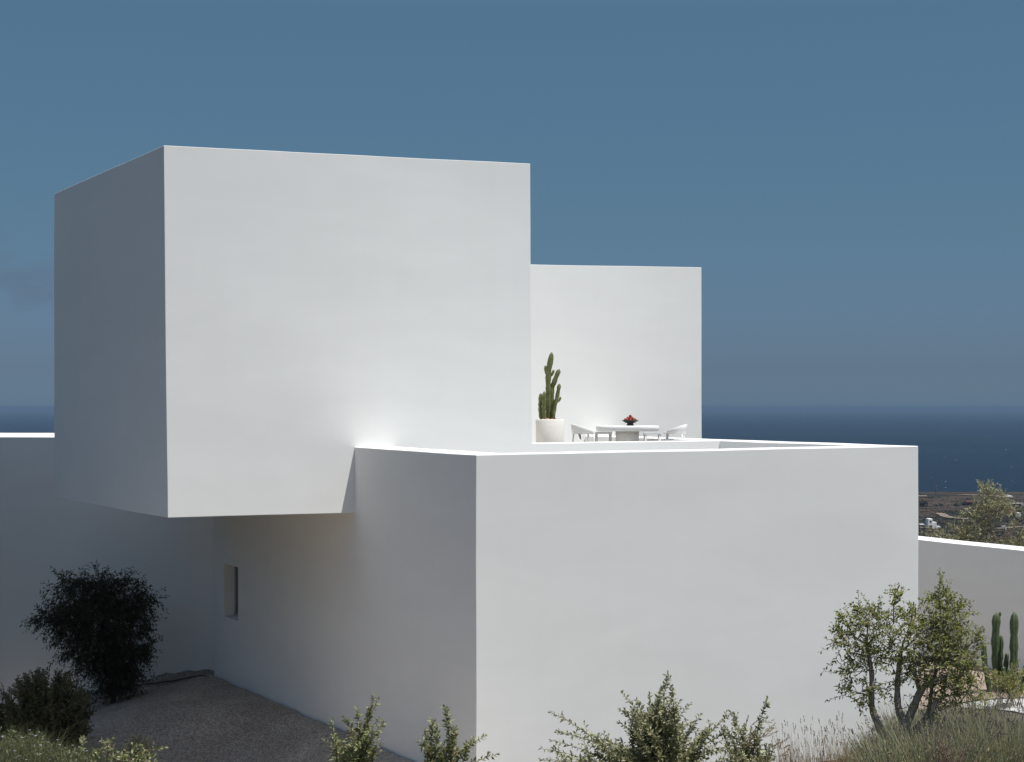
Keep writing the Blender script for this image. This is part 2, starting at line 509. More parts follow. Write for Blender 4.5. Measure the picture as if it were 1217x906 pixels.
def whitecaps():
    mb = MB()
    for i in range(260):
        py = 491 + 90 * random.random() ** .9
        Y = 110.0 * F / (py - 484)
        x = (random.uniform(-60, 1280) - CX) / F * Y
        w = random.uniform(.8, 2.2) * (.6 + Y / 9000); h = random.uniform(.2, .5) * (.6 + Y / 9000); d = 1.5
        z = EYE - 110.05
        a = random.uniform(-.4, .4)
        v = []
        for (u_, q_, t_) in ((-1, 0, 0), (-.4, -1, 0), (.5, -.8, 0), (1, 0, 0), (.4, .9, 0), (-.5, .8, 0), (-.3, 0, 1), (.35, .1, .8)):
            v.append((x + u_ * w * math.cos(a) - q_ * d * math.sin(a), Y + u_ * w * math.sin(a) + q_ * d * math.cos(a), z + t_ * h))
        mb.add(v, [(0, 1, 6), (1, 2, 7, 6), (2, 3, 7), (3, 4, 7), (4, 5, 6, 7), (5, 0, 6)])
    m = simple('sea_foam', (0.29, 0.315, 0.34), 0.9, 0.05, 1)
    tag(mb.build('whitecaps', m), 'scattered white crests on the dark blue sea', 'waves', kind='stuff')


whitecaps()

# sun: s = 0.2 u - 0.13 v + z
SUN_A, SUN_N = 0.22, 0.28
s3 = Vector((U2.x * SUN_A - V2.x * SUN_N, U2.y * SUN_A - V2.y * SUN_N, 1.0)).normalized()
EL = math.asin(s3.z)
AZ = math.atan2(s3.x, s3.y)
sl = bpy.data.lights.new('sun', 'SUN')
sl.energy = 5.0
sl.angle = math.radians(0.5)
sl.color = (1.0, 0.972, 0.930)
so = bpy.data.objects.new('sun', sl)
COL.objects.link(so)
so.location = (20, -10, 60)
so.rotation_euler = s3.to_track_quat('Z', 'Y').to_euler()

wd = bpy.data.worlds.new('World'); SC.world = wd
wd.use_nodes = True
nt = wd.node_tree
bg = nt.nodes['Background']
sky = nt.nodes.new('ShaderNodeTexSky')
sky.sky_type = 'NISHITA'
sky.sun_disc = False
sky.sun_elevation = EL
sky.sun_rotation = AZ
sky.altitude = 100
sky.air_density = 1.0
sky.dust_density = 0.4
sky.ozone_density = 2.0
SKY_STRENGTH = 0.056
# the deep, slightly smoky blue of a polarised summer sky, brightened above the view to lift shaded walls; thin cloud wisps near the sea
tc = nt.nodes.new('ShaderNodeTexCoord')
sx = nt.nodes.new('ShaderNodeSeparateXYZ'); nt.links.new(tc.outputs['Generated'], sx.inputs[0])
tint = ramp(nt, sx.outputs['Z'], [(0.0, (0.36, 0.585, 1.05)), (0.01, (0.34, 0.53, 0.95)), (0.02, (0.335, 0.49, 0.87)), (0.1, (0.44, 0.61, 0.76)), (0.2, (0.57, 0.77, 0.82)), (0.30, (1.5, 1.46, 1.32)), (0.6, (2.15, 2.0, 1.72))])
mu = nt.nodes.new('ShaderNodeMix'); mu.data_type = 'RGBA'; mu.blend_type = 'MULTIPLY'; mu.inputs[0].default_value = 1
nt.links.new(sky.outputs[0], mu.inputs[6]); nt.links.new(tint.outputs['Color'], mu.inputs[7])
mpw = nt.nodes.new('ShaderNodeMapping'); mpw.inputs['Scale'].default_value = (14, 14, 34)
nt.links.new(tc.outputs['Generated'], mpw.inputs['Vector'])
nw = nt.nodes.new('ShaderNodeTexNoise'); nw.inputs['Scale'].default_value = 1.0; nw.inputs['Detail'].default_value = 6; nw.inputs['Roughness'].default_value = 0.6
nt.links.new(mpw.outputs['Vector'], nw.inputs['Vector'])
wr = ramp(nt, nw.outputs['Fac'], [(0.52, (0, 0, 0)), (0.70, (1, 1, 1))])
bz = ramp(nt, sx.outputs['Z'], [(0.025, (0, 0, 0)), (0.05, (1, 1, 1)), (0.085, (1, 1, 1)), (0.11, (0, 0, 0))])
sbx = nt.nodes.new('ShaderNodeMapRange'); sbx.inputs['From Min'].default_value = -0.17; sbx.inputs['From Max'].default_value = -0.25
nt.links.new(sx.outputs['X'], sbx.inputs['Value'])
m1 = nt.nodes.new('ShaderNodeMath'); m1.operation = 'MULTIPLY'
nt.links.new(wr.outputs['Color'], m1.inputs[0]); nt.links.new(bz.outputs['Color'], m1.inputs[1])
m2 = nt.nodes.new('ShaderNodeMath'); m2.operation = 'MULTIPLY'
nt.links.new(m1.outputs[0], m2.inputs[0]); nt.links.new(sbx.outputs[0], m2.inputs[1])
m3 = nt.nodes.new('ShaderNodeMath'); m3.operation = 'MULTIPLY'; m3.inputs[1].default_value = 0.42
nt.links.new(m2.outputs[0], m3.inputs[0])
cl = nt.nodes.new('ShaderNodeMix'); cl.data_type = 'RGBA'
cl.inputs[7].default_value = (1.75, 2.2, 3.0, 1)
nt.links.new(m3.outputs[0], cl.inputs[0]); nt.links.new(mu.outputs[2], cl.inputs[6])
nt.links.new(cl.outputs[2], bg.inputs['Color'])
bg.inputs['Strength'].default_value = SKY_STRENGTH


def haze():
    mb = MB()
    mb.box(-152000, -60, EYE - 114.5, 152000, 162000, EYE + 9.0)
    m = bpy.data.materials.new('sea_haze'); m.use_nodes = True
    t = m.node_tree
    t.nodes.remove(t.nodes['Principled BSDF'])
    pv = t.nodes.new('ShaderNodeVolumePrincipled')
    pv.inputs['Color'].default_value = (0.175, 0.275, 0.40, 1)
    pv.inputs['Density'].default_value = 6.0e-5
    pv.inputs['Anisotropy'].default_value = 0.0
    t.links.new(pv.outputs[0], t.nodes['Material Output'].inputs['Volume'])
    o = mb.build('haze', m, smooth=False)
    tag(o, kind='stuff')


HAZE = True
if HAZE: haze()

cam = bpy.data.cameras.new('camera')
co_ = bpy.data.objects.new('camera', cam)
COL.objects.link(co_)
co_.location = (0, 0, EYE)
co_.rotation_euler = (math.radians(90), 0, 0)
cam.sensor_fit = 'HORIZONTAL'
cam.sensor_width = 36
cam.lens = 36 * F / 1217.0
cam.shift_x = 0.0
cam.shift_y = (HY - 453.0) / 1217.0
cam.clip_start = 0.1
cam.clip_end = 300000
SC.camera = co_
SC.view_settings.view_transform = 'Standard'
SC.view_settings.look = 'None'
SC.view_settings.exposure = 0.17
SC.view_settings.gamma = 1
SC.view_settings.use_curve_mapping = False
SC.cycles.use_denoising = True
SC.cycles.max_bounces = 10
SC.cycles.diffuse_bounces = 6
SC.cycles.volume_bounces = 0


# ------------------------------------------------------------------ the villa
villa = empty('villa', W(0, 0, -7.0), 'white plastered cubic villa with an overhanging upper block and a roof terrace', 'house')
VO = villa.location.copy()


def block(name, bot, top, parent, cuts=22, amp=0.011, bevel=0.009, mat=None, cutter=None):
    """hand plastered hexahedron; bot, top: four world points each, counter-clockwise from above"""
    bm = bmesh.new()
    vs = [bm.verts.new(v - VO) for v in list(bot) + list(top)]
    for f in [(3, 2, 1, 0), (4, 5, 6, 7), (0, 1, 5, 4), (1, 2, 6, 5), (2, 3, 7, 6), (3, 0, 4, 7)]:
        bm.faces.new([vs[i] for i in f])
    return finish_block(name, bm, parent, cuts, amp, bevel, mat, cutter)


def finish_block(name, bm, parent, cuts, amp, bevel, mat, cutter):
    bmesh.ops.subdivide_edges(bm, edges=bm.edges[:], cuts=cuts, use_grid_fill=True)
    for v in bm.verts:
        w = v.co + VO
        v.co += noise.noise_vector(w * 0.42) * amp + noise.noise_vector(w * 1.3 + Vector((7, 3, 1))) * amp * 0.3
    me = bpy.data.meshes.new(name); bm.to_mesh(me); bm.free()
    o = link(name, me, mat or M['plaster'], parent)
    if cutter is not None:
        bo = o.modifiers.new('opening', 'BOOLEAN'); bo.object = cutter; bo.operation = 'DIFFERENCE'; bo.solver = 'EXACT'
        bpy.context.view_layer.update()
        dg = bpy.context.evaluated_depsgraph_get()
        nm = bpy.data.meshes.new_from_object(o.evaluated_get(dg))
        o.modifiers.clear()
        o.data = nm
        nm.name = name
    b = o.modifiers.new('soft_edges', 'BEVEL')
    b.width = bevel; b.segments = 3; b.limit_method = 'ANGLE'; b.angle_limit = math.radians(45)
    b.harden_normals = True
    return o


G = -7.6      # walls go a little into the ground
T = 0.9       # thickness of the lower block's walls
# upper block (front corners follow the slight lean of the plaster edges)
P0, P1, Q0, Q1 = -4.03, 4.12, 6.19, 16.75
block('upper_block',
      [W(P0 + .03, Q0, -2.225), W(P1 + .03, Q0, -2.20), W(P1 + .03, Q1, -2.24), W(P0 + .01, Q1, -2.25)],
      [W(P0 - .05, Q0, 5.253), W(P1 - .03, Q0, 5.322), W(P1, Q1, 5.36), W(P0 + .01, Q1, 5.34)], villa, cuts=26)
# window cutter in the side wall
cut = MB()
qa, qb = 14.36, 15.61                   # opening along the wall
zt, zb = -(671 - 484) / F * 48.9, -(733.5 - 484) / F * 48.9
c0 = [W(-0.5, qa, zb), W(0.36, qa, zb), W(0.36, qb, zb), W(-0.5, qb, zb)]
c1 = [W(-0.5, qa, zt), W(0.36, qa, zt), W(0.36, qb, zt), W(-0.5, qb, zt)]
cut.add([tuple(v) for v in c0 + c1], [(0, 3, 2, 1), (4, 5, 6, 7), (0, 1, 5, 4), (1, 2, 6, 5), (2, 3, 7, 6), (3, 0, 4, 7)])
bm = bmesh.new()
cobj = cut.build('cutter', None, None, False)
bm.from_mesh(cobj.data); bmesh.ops.recalc_face_normals(bm, faces=bm.faces[:]); bm.to_mesh(cobj.data); bm.free()
def plan_block(name, pts, quads, zbot, ztops, parent, cuts=14, amp=0.010, bevel=0.018, cutter=None):
    bm = bmesh.new()
    lo = [bm.verts.new(W(p, q, zbot) - VO) for p, q in pts]
    hi = [bm.verts.new(W(p, q, z) - VO) for (p, q), z in zip(pts, ztops)]
    cnt = {}
    for f in quads:
        for i in range(4): cnt[frozenset((f[i], f[(i + 1) % 4]))] = cnt.get(frozenset((f[i], f[(i + 1) % 4])), 0) + 1
    for f in quads:
        bm.faces.new([hi[i] for i in f]); bm.faces.new([lo[i] for i in reversed(f)])
        for i in range(4):
            a_, b_ = f[i], f[(i + 1) % 4]
            if cnt[frozenset((a_, b_))] == 1: bm.faces.new([lo[a_], lo[b_], hi[b_], hi[a_]])
    bmesh.ops.recalc_face_normals(bm, faces=bm.faces[:])
    return finish_block(name, bm, parent, cuts, amp, bevel, None, cutter)


plan_block('lower_block',
           [(0, 0), (T, 0), (9.84 - T, 0), (9.835, 0), (0, T), (T, T), (9.84 - T, T), (9.835, T), (0, 16.4), (T, 16.4), (9.84 - T, 12.9), (9.835, 12.9)],
           [(0, 1, 5, 4), (1, 2, 6, 5), (2, 3, 7, 6), (6, 7, 11, 10), (4, 5, 9, 8)], G,
           [-.867, -.86, -.79, -.784, -.865, -.862, -.79, -.784, -.78, -.78, -.75, -.75], villa, 16, cutter=cobj)
bpy.data.objects.remove(cobj)
block('terrace_edge_wall', [W(P1 - .2, Q0 + .006, -2.6), W(9.84 - T + .2, Q0 + .006, -2.6), W(9.84 - T + .2, Q0 + .4, -2.6), W(P1 - .2, Q0 + .4, -2.6)],
      [W(P1 - .2, Q0 + .006, -.793), W(9.84 - T + .2, Q0 + .006, -.762), W(9.84 - T + .2, Q0 + .4, -.762), W(P1 - .2, Q0 + .4, -.793)], villa, cuts=14, bevel=0.02)
block('terrace_back_wall', [W(P1 + .05, 12.905, G), W(12.5, 12.905, G), W(12.5, 17.6, G), W(P1 + .05, 17.6, G)],
      [W(P1 + .05, 12.905, 3.62), W(12.46, 12.905, 3.755), W(12.46, 17.6, 3.76), W(P1 + .05, 17.6, 3.62)], villa, cuts=20)


def plain_prism(name, pts, z0, z1, mat, parent):
    mb = MB()
    n = len(pts)
    v = [tuple(W(p, q, z0) - VO) for p, q in pts] + [tuple(W(p, q, z1) - VO) for p, q in pts]
    mb.add(v, [tuple(range(n - 1, -1, -1)), tuple(range(n, 2 * n))] + [(i, (i + 1) % n, n + (i + 1) % n, n + i) for i in range(n)])
    return mb.build(name, mat, parent, False)


FLOOR = -1.09
plain_prism('terrace_floor', [(P1 + .04, Q0 + .405), (9.84 - T - .004, Q0 + .405), (9.84 - T - .004, 12.90), (P1 + .04, 12.90)], -1.5, FLOOR, M['floor'], villa)
plain_prism('patio_floor', [(T + .004, T + .006), (9.84 - T - .006, T + .006), (9.84 - T - .006, Q0 - .005), (T + .004, Q0 - .005)], -2.6, -2.0, M['floor'], villa)
# rear wing at the left: long shaded wall set at a skew, flat roof
wdir = Vector((-math.cos(math.radians(32)), math.sin(math.radians(32))))
wn = Vector((-wdir.y, wdir.x)) * -1.0
if wn.y < 0: wn = -wn
r0 = Vector(((254 - CX) / F * 50.25, 50.25)) - wdir * 0.5
r1 = r0 + wdir * 24.0


def R(pt, z): return Vector((pt.x, pt.y, EYE + z))


block('rear_wing', [R(r0, -9.8), R(r0 + wn * 8, -9.8), R(r1 + wn * 8, -9.8), R(r1, -9.8)],
      [R(r0, -.80), R(r0 + wn * 8, -.80), R(r1 + wn * 8, -.90), R(r1, -.90)], villa, cuts=22, amp=0.012)

# window in the side wall: frame, sash bar and dark pane at the back of the recess
win = bpy.data.objects.new('window', None); COL.objects.link(win); win.parent = villa
win.empty_display_size = 0.1
fr = MB()
def wbox(mb, p0, p1, q0, q1, z0, z1):
    v = [W(p, q, z) - VO for z in (z0, z1) for (p, q) in ((p0, q0), (p1, q0), (p1, q1), (p0, q1))]
    mb.add([tuple(x) for x in v], [(0, 3, 2, 1), (4, 5, 6, 7), (0, 1, 5, 4), (1, 2, 6, 5), (2, 3, 7, 6), (3, 0, 4, 7)])
fw = 0.07
wbox(fr, .29, .352, qa + .004, qa + fw, zb + .004, zt - .004)
wbox(fr, .29, .352, qb - fw, qb - .004, zb + .004, zt - .004)
wbox(fr, .292, .350, qa + fw, qb - fw, zb + .004, zb + fw)
wbox(fr, .292, .350, qa + fw, qb - fw, zt - fw, zt - .004)
fr.build('frame', M['frame'], win, False)
pn = MB(); wbox(pn, .315, .33, qa + fw, qb - fw, zb + fw, zt - fw)
pn.build('pane', M['pane'], win, False)

# garden wall at the right, running parallel to the villa's sides
def gw(x, Y): return Vector(((x - CX) / F * Y, Y))
g1 = gw(1240, 45.75); g0 = g1 + V2 * 12.0
g2 = g1 - V2 * 3.5
zt1 = -(655.5 - 484) / F * 46.4
garden = empty('garden_wall', R(g1, -7), 'long low white garden wall running back from the right edge beside the villa', 'wall')
VO_keep, VO = VO, garden.location.copy()
block('wall_body', [R(g2, -7.6), R(g2 + U2 * .85, -7.6), R(g0 + U2 * .85, -7.6), R(g0, -7.6)],
      [R(g2, zt1), R(g2 + U2 * .85, zt1), R(g0 + U2 * .85, zt1 + .06), R(g0, zt1 + .06)], garden, cuts=20)
VO = VO_keep

# mulch heaped along the skew wall and the black hose lying on it
def mul(a, b):
    base = r0 + wdir * (0.2 + 8 * a)
    off = -wn * (b * (1.3 + 0.25 * math.sin(a * 17)))
    w = base + off
    e = (1 - b) ** 1.3 * 0.26 * (0.8 + 0.4 * noise.noise(Vector((a * 14, b * 2, 0))) + .12 * noise.noise(Vector((a * 60, b * 9, 0)))) * (1 - 0.5 * a) * (.35 + .65 * sm(0, .12, a))
    return w.x, w.y, e
sheet('mulch_bed', mul, 160, 20, M['mulch'], 0.035)
hp = []
for i in range(40):
    a = i / 39
    b = 0.42 + 0.12 * math.sin(a * 9)
    x, y, e = mul(a, b)
    hp.append((x, y, zg(x, y) + e + 0.05))
mb = MB(); mb.tube(hp, 0.016, 6)
tag(mb.build('irrigation_hose', M['hose']), 'thin black irrigation hose lying along the mulch under the shaded wall', 'hose')


# ------------------------------------------------------------------ terrace furniture
def lathe(mb, prof, seg=32, off=(0, 0, 0)):
    vs, fs = [], []
    for (r, z) in prof:
        for k in range(seg):
            t = 2 * math.pi * k / seg
            vs.append((off[0] + r * math.cos(t), off[1] + r * math.sin(t), off[2] + z))
    for i in range(len(prof) - 1):
        for k in range(seg):
            k2 = (k + 1) % seg
            fs.append((i * seg + k, i * seg + k2, (i + 1) * seg + k2, (i + 1) * seg + k))
    fs.append(tuple(range(seg - 1, -1, -1)))
    fs.append(tuple((len(prof) - 1) * seg + k for k in range(seg)))
    mb.add(vs, fs)


def column(mb, pts, r, ribs=5, depth=0.35, tipn=4):
    """ribbed cactus column with a rounded tip"""
    pts = [Vector(p) for p in pts]
    fine = []
    m = 16
    for i in range(m + 1):
        t = i / m * (len(pts) - 1)
        k = min(int(t), len(pts) - 2)
        f = t - k
        p0 = pts[max(k - 1, 0)]; p1 = pts[k]; p2 = pts[k + 1]; p3 = pts[min(k + 2, len(pts) - 1)]
        fine.append(0.5 * ((2 * p1) + (-p0 + p2) * f + (2 * p0 - 5 * p1 + 4 * p2 - p3) * f * f + (-p0 + 3 * p1 - 3 * p2 + p3) * f ** 3))
    L = sum((fine[i + 1] - fine[i]).length for i in range(m))
    seg = ribs * 4
    vs, fs = [], []
    s = 0
    tw = random.random() * 6
    rows = 0
    for i, p in enumerate(fine):
        if i: s += (fine[i] - fine[i - 1]).length
        d = (fine[min(i + 1, m)] - fine[max(i - 1, 0)]).normalized()
        a = d.orthogonal().normalized() if abs(d.z) < 0.95 else (Vector((1, 0, 0)) - d * d.x).normalized()
        b = d.cross(a)
        rem = (L - s)
        rr = r * (0.9 + 0.12 * math.sin(i * 1.9 + tw))
        if rem < r * 1.6: rr *= max(0.12, math.sqrt(max(0, 1 - (1 - rem / (r * 1.6)) ** 2)))
        if s < r * 1.5: rr *= 0.75 + 0.25 * s / (r * 1.5)
        for k in range(seg):
            t = 2 * math.pi * k / seg
            w = 1 - depth * (0.5 - 0.5 * math.cos(t * ribs))
            vs.append(tuple(p + (a * math.cos(t + tw) + b * math.sin(t + tw)) * rr * w))
        rows += 1
    for i in range(rows - 1):
        for k in range(seg):
            k2 = (k + 1) % seg
            fs.append((i * seg + k, i * seg + k2, (i + 1) * seg + k2, (i + 1) * seg + k))
    fs.append(tuple((rows - 1) * seg + k for k in range(seg)))
    mb.add(vs, fs)


YC = 45.6
pc = P(653.5, 498.5, YC)
pot_h = pc.z - (EYE + FLOOR)
pot = empty('potted_cactus', (pc.x, pc.y, EYE + FLOOR), 'tall green cactus in a round cream pot on the white terrace', 'potted cactus')
mb = MB()
lathe(mb, [(.30, 0), (.325, .03), (.333, pot_h * .5), (.335, pot_h - .02), (.325, pot_h), (.29, pot_h), (.285, pot_h - .05), (.0, pot_h - .05)], 40)
mb.build('pot', M['cream'], pot)
mb = MB()
for i in range(34):
    a, r = random.random() * 6.28, 0.27 * math.sqrt(random.random())
    s = 0.022 + 0.03 * random.random()
    bm = bmesh.new(); bmesh.ops.create_icosphere(bm, subdivisions=1, radius=s)
    v = [(x.co.x + r * math.cos(a), x.co.y + r * math.sin(a), x.co.z * .8 + pot_h - .03 + s * .5) for x in bm.verts]
    f = [[q.index for q in fc.verts] for fc in bm.faces]; bm.free()
    mb.add(v, f)
mb.build('pebble_topping', M['pebble'], pot)['kind'] = 'stuff'
stems = [([(651.5, 499), (651.8, 470), (651.5, 446), (655.8, 418.5)], .062, 0),
         ([(655.5, 499), (656, 475), (657, 459), (664.8, 438.8)], .055, .05),
         ([(657.5, 499), (659.5, 484), (662.5, 471), (665.2, 456)], .045, -.08),
         ([(643.5, 499), (642.2, 488), (642.3, 478), (642.8, 467.5)], .043, -.03),
         ([(646.8, 499), (646.3, 488), (646.4, 478), (646.8, 465)], .046, -.12),
         ([(651.2, 446), (649.3, 443), (648.4, 439), (648.3, 434.5)], .034, -.02),
         ([(652.5, 449), (655.5, 446), (657, 443.5), (658, 439.5)], .03, .03),
         ([(661.5, 478), (663.5, 476.5), (665.2, 475), (665.9, 471.5)], .03, -.08)]
for pts, r, dy in stems:
    mb = MB()
    column(mb, [P(x, y, YC + dy) - pot.location for x, y in pts], r * 1.22, 5)
    mb.build('cactus_stem', M['cactus'], pot)

# table
YT = 46.9
tl, tr_ = P(708.3, 506, YT), P(783.3, 506, YT)
TZ = EYE + FLOOR
tc_ = (tl + tr_) / 2
tw_ = (tr_.x - tl.x) / 2
th = tl.z - TZ
table = empty('dining_table', (tc_.x, tc_.y, TZ), 'white oval dining table with a thick rounded top on a cream pedestal', 'table')
mb = MB()
prof = []
seg = 48
edge = [(-.135, .85), (-.125, .95), (-.09, .99), (-.05, 1.0), (-.02, .985), (-.004, .95), (0, .90)]
vs, fs = [], []
for (dz, k) in edge:
    for i in range(seg):
        t = 2 * math.pi * i / seg
        c, s = math.cos(t), math.sin(t)
        ex = 0.62
        x = abs(c) ** ex * math.copysign(1, c) * (tw_ - (1 - k) * .35)
        y = abs(s) ** ex * math.copysign(1, s) * (.55 - (1 - k) * .35)
        vs.append((x, y, th + dz))
for j in range(len(edge) - 1):
    for i in range(seg):
        i2 = (i + 1) % seg
        fs.append((j * seg + i, j * seg + i2, (j + 1) * seg + i2, (j + 1) * seg + i))
fs.append(tuple(range(seg - 1, -1, -1))); fs.append(tuple((len(edge) - 1) * seg + i for i in range(seg)))
mb.add(vs, fs)
mb.build('tabletop', M['white'], table)
mb = MB()
ped = [(P(745.5, 0, YT).x - tc_.x)]
lathe(mb, [(.285, 0), (.285, .02), (.28, .3), (.285, th - .14)], 36, (ped[0], 0, 0))
mb.build('pedestal', M['cream'], table)

# bowl with red fruit
bc = P(749, 506, YT)
bowl = empty('fruit_bowl', (bc.x, bc.y, TZ + th + .001), 'dark wide footed bowl holding red fruit on the white table', 'bowl')
mb = MB(); lathe(mb, [(.085, 0), (.09, .012), (.075, .055), (.08, .06), (.0, .06)], 28); mb.build('foot', M['bowl'], bowl)
mb = MB(); lathe(mb, [(.075, .061), (.12, .068), (.165, .095), (.215, .128), (.218, .134), (.205, .134), (.155, .104), (.10, .08), (.0, .08)], 32); mb.build('dish', M['bowl'], bowl)
spots = []
for ring, (rr, zz, n) in enumerate(((.115, .148, 8), (.055, .175, 4), (.0, .222, 1))):
    for k in range(n):
        t = 2 * math.pi * (k + .3 * ring) / n
        spots.append((rr * math.cos(t), rr * math.sin(t) * .9, zz))
bmf = bmesh.new(); bmesh.ops.create_uvsphere(bmf, u_segments=14, v_segments=9, radius=.04)
for v in bmf.verts:
    v.co *= 1 + .05 * noise.noise(v.co * 30)
    if v.co.z > .037: v.co.z += .008
fme = bpy.data.meshes.new('fruit'); bmf.to_mesh(fme); bmf.free()
f0 = link('fruit', fme, M['fruit'])
for i, (x, y, z) in enumerate(spots):
    o = f0 if i == 0 else f0.copy()
    if i: COL.objects.link(o)
    o.location = Vector((bc.x + x, bc.y + y, TZ + th + z - (.01 if i < 8 else 0)))
    o.rotation_euler = (random.random(), random.random(), random.random() * 6)
    tag(o, 'round red fruit heaped in the dark bowl on the terrace table', 'fruit', 'red fruit in the bowl')


def chair(name, loc, rz, label, group):
    """low tub chair: round seat, wrapped back that sinks into the arms, four splayed legs; faces local +x"""
    e = empty(name, loc, label, 'chair', group, rz)
    mb = MB(); lathe(mb, [(.24, .445), (.265, .452), (.27, .47), (.262, .488), (.22, .495), (0, .49)], 30); mb.build('seat', M['white'], e)
    mb = MB()
    vs, fs = [], []
    n = 30
    for i in range(n + 1):
        t = math.radians(-128 + 256 * i / n)
        c = math.cos(t * .66)
        h = .50 + .185 * max(0.02, c) ** 1.1
        zl = .465
        for (r, z) in ((.272, zl), (.285 + .02 * max(0, c), h - .01), (.272 + .02 * max(0, c), h), (.258 + .02 * max(0, c), h - .01), (.250, zl)):
            vs.append((-r * math.cos(t), r * math.sin(t), z))
    for i in range(n):
        for k in range(5):
            k2 = (k + 1) % 5
            fs.append((i * 5 + k, (i + 1) * 5 + k, (i + 1) * 5 + k2, i * 5 + k2))
    fs.append((0, 1, 2, 3, 4)); fs.append(tuple(n * 5 + k for k in (4, 3, 2, 1, 0)))
    mb.add(vs, fs); mb.build('backrest', M['white'], e)
    for sx_ in (-1, 1):
        for sy in (-1, 1):
            mb = MB(); mb.tube([(sx_ * .185, sy * .185, .45), (sx_ * .215, sy * .215, 0)], [.021, .014], 8)
            mb.build('leg', M['white'], e)
    return e


def stool(name, loc, rz, label, group):
    e = empty(name, loc, label, 'stool', group, rz)
    mb = MB(); mb.box(-.20, -.18, .44, .20, .18, .49); mb.build('seat', M['white'], e, False)
    for sx_ in (-1, 1):
        for sy in (-1, 1):
            mb = MB(); mb.tube([(sx_ * .17, sy * .15, .44), (sx_ * .175, sy * .16, 0)], [.02, .016], 8)
            mb.build('leg', M['white'], e)
    return e


def at_floor(px, Y): v = P(px, 500, Y); return Vector((v.x, v.y, TZ))


ch = chair('tub_chair', at_floor(693.5, 46.3), math.radians(18), 'white tub chair between the potted cactus and the table, a dark tie under its seat', 'white tub chairs at the terrace table')
mb = MB()
mb.tube([(-.05, .10, .445), (-.055, .10, .38), (-.085, .12, .30)], [.012, .025, .008], 6)
mb.tube([(-.055, .10, .39), (-.03, .09, .31)], [.02, .007], 6)
mb.build('tie', M['tie'], ch)
chair('tub_chair', at_floor(802, 46.6), math.radians(170), 'white tub chair at the seaward end of the table, back towards the sea', 'white tub chairs at the terrace table')
stool('stool', at_floor(717, 47.0), 0.05, 'white stool under the end of the table nearest the potted cactus', 'white stools under the terrace table')
stool('stool', at_floor(775, 46.1), 0.04, 'white stool under the seaward end of the white table', 'white stools under the terrace table')


# ------------------------------------------------------------------ plants
def bez(a, b, c, n):
    return [a * (1 - t) ** 2 + b * 2 * t * (1 - t) + c * t * t for t in [i / n for i in range(n + 1)]]


def rv(s=1.0):
    return Vector(rng.normal(size=3)) * s


def leafy_path(lf, path, t0, step, L, spread=0.9, jit=0.3, droop=0.0, taper=0.35, wr=0.46):
    """leaves up a stem: alternate, pointing outward and forward"""
    pos, dirs, lens = [], [], []
    tot = sum((path[i + 1] - path[i]).length for i in range(len(path) - 1))
    n = max(2, int(tot * (1 - t0) / step))
    ang = random.random() * 6.28
    for i in range(n):
        t = t0 + (1 - t0) * (i + random.random() * .5) / n
        x = min(t, .9999) * (len(path) - 1)
        k = int(x)
        p = path[k].lerp(path[k + 1], x - k)
        d = (path[k + 1] - path[k]).normalized()
        a = d.orthogonal().normalized(); b = d.cross(a)
        ang += 2.4 + random.uniform(-.4, .4)
        o = a * math.cos(ang) + b * math.sin(ang)
        pos.append(p); dirs.append(o * spread + d * .7 + rv(jit) + Vector((0, 0, -droop)))
        lens.append(L * random.uniform(.65, 1.2) * (1 - taper * t * t))
    for q in (1, 2):
        pos.append(path[-1]); dirs.append((path[-1] - path[-2]).normalized() + rv(.35)); lens.append(L * .55)
    lf.leaves(pos, [tuple(d) for d in dirs], np.array(lens), wr)


def shrub(name, label, cat, base, tips, leaf, L, step, group=None, side=4, side_len=.28, stem_r=.008, spread_base=.15, t0=.2, mat_stem='stem', wide=.42, extra=None, droop=0):
    e = empty(name, base, label, cat, group)
    st, lf = MB(), MB()
    for tip in tips:
        tip = Vector(tip) - base
        b0 = Vector((random.uniform(-1, 1) * spread_base, random.uniform(-1, 1) * spread_base, -.05))
        ctrl = b0.lerp(tip, .5) + Vector((-(tip.x - b0.x) * .3, -(tip.y - b0.y) * .3, .12 * tip.length)) + rv(.03)
        path = bez(b0, ctrl, tip, 9)
        st.tube(path, [stem_r * (1 - .75 * i / 9) for i in range(10)], 5)
        leafy_path(lf, path, t0, step, L, droop=droop)
        for s in range(side):
            t = random.uniform(.25, .92)
            x = t * 9; k = min(int(x), 8)
            p = path[k].lerp(path[k + 1], x - k)
            d = (path[k + 1] - path[k]).normalized()
            o = (d * .75 + rv(.5) + Vector((0, 0, .3))).normalized()
            sl_ = side_len * random.uniform(.5, 1.2) * (1.15 - t)
            q = [p, p + o * sl_ * .5 + rv(.01), p + o * sl_ + Vector((0, 0, .03))]
            st.tube(q, [stem_r * .45, stem_r * .35, stem_r * .2], 4)
            leafy_path(lf, q, .1, step, L * .85, droop=droop)
    st.build('stems', M[mat_stem], e)
    lf_o = lf.build('foliage', M[leaf], e)
    if extra: extra(e)
    return e


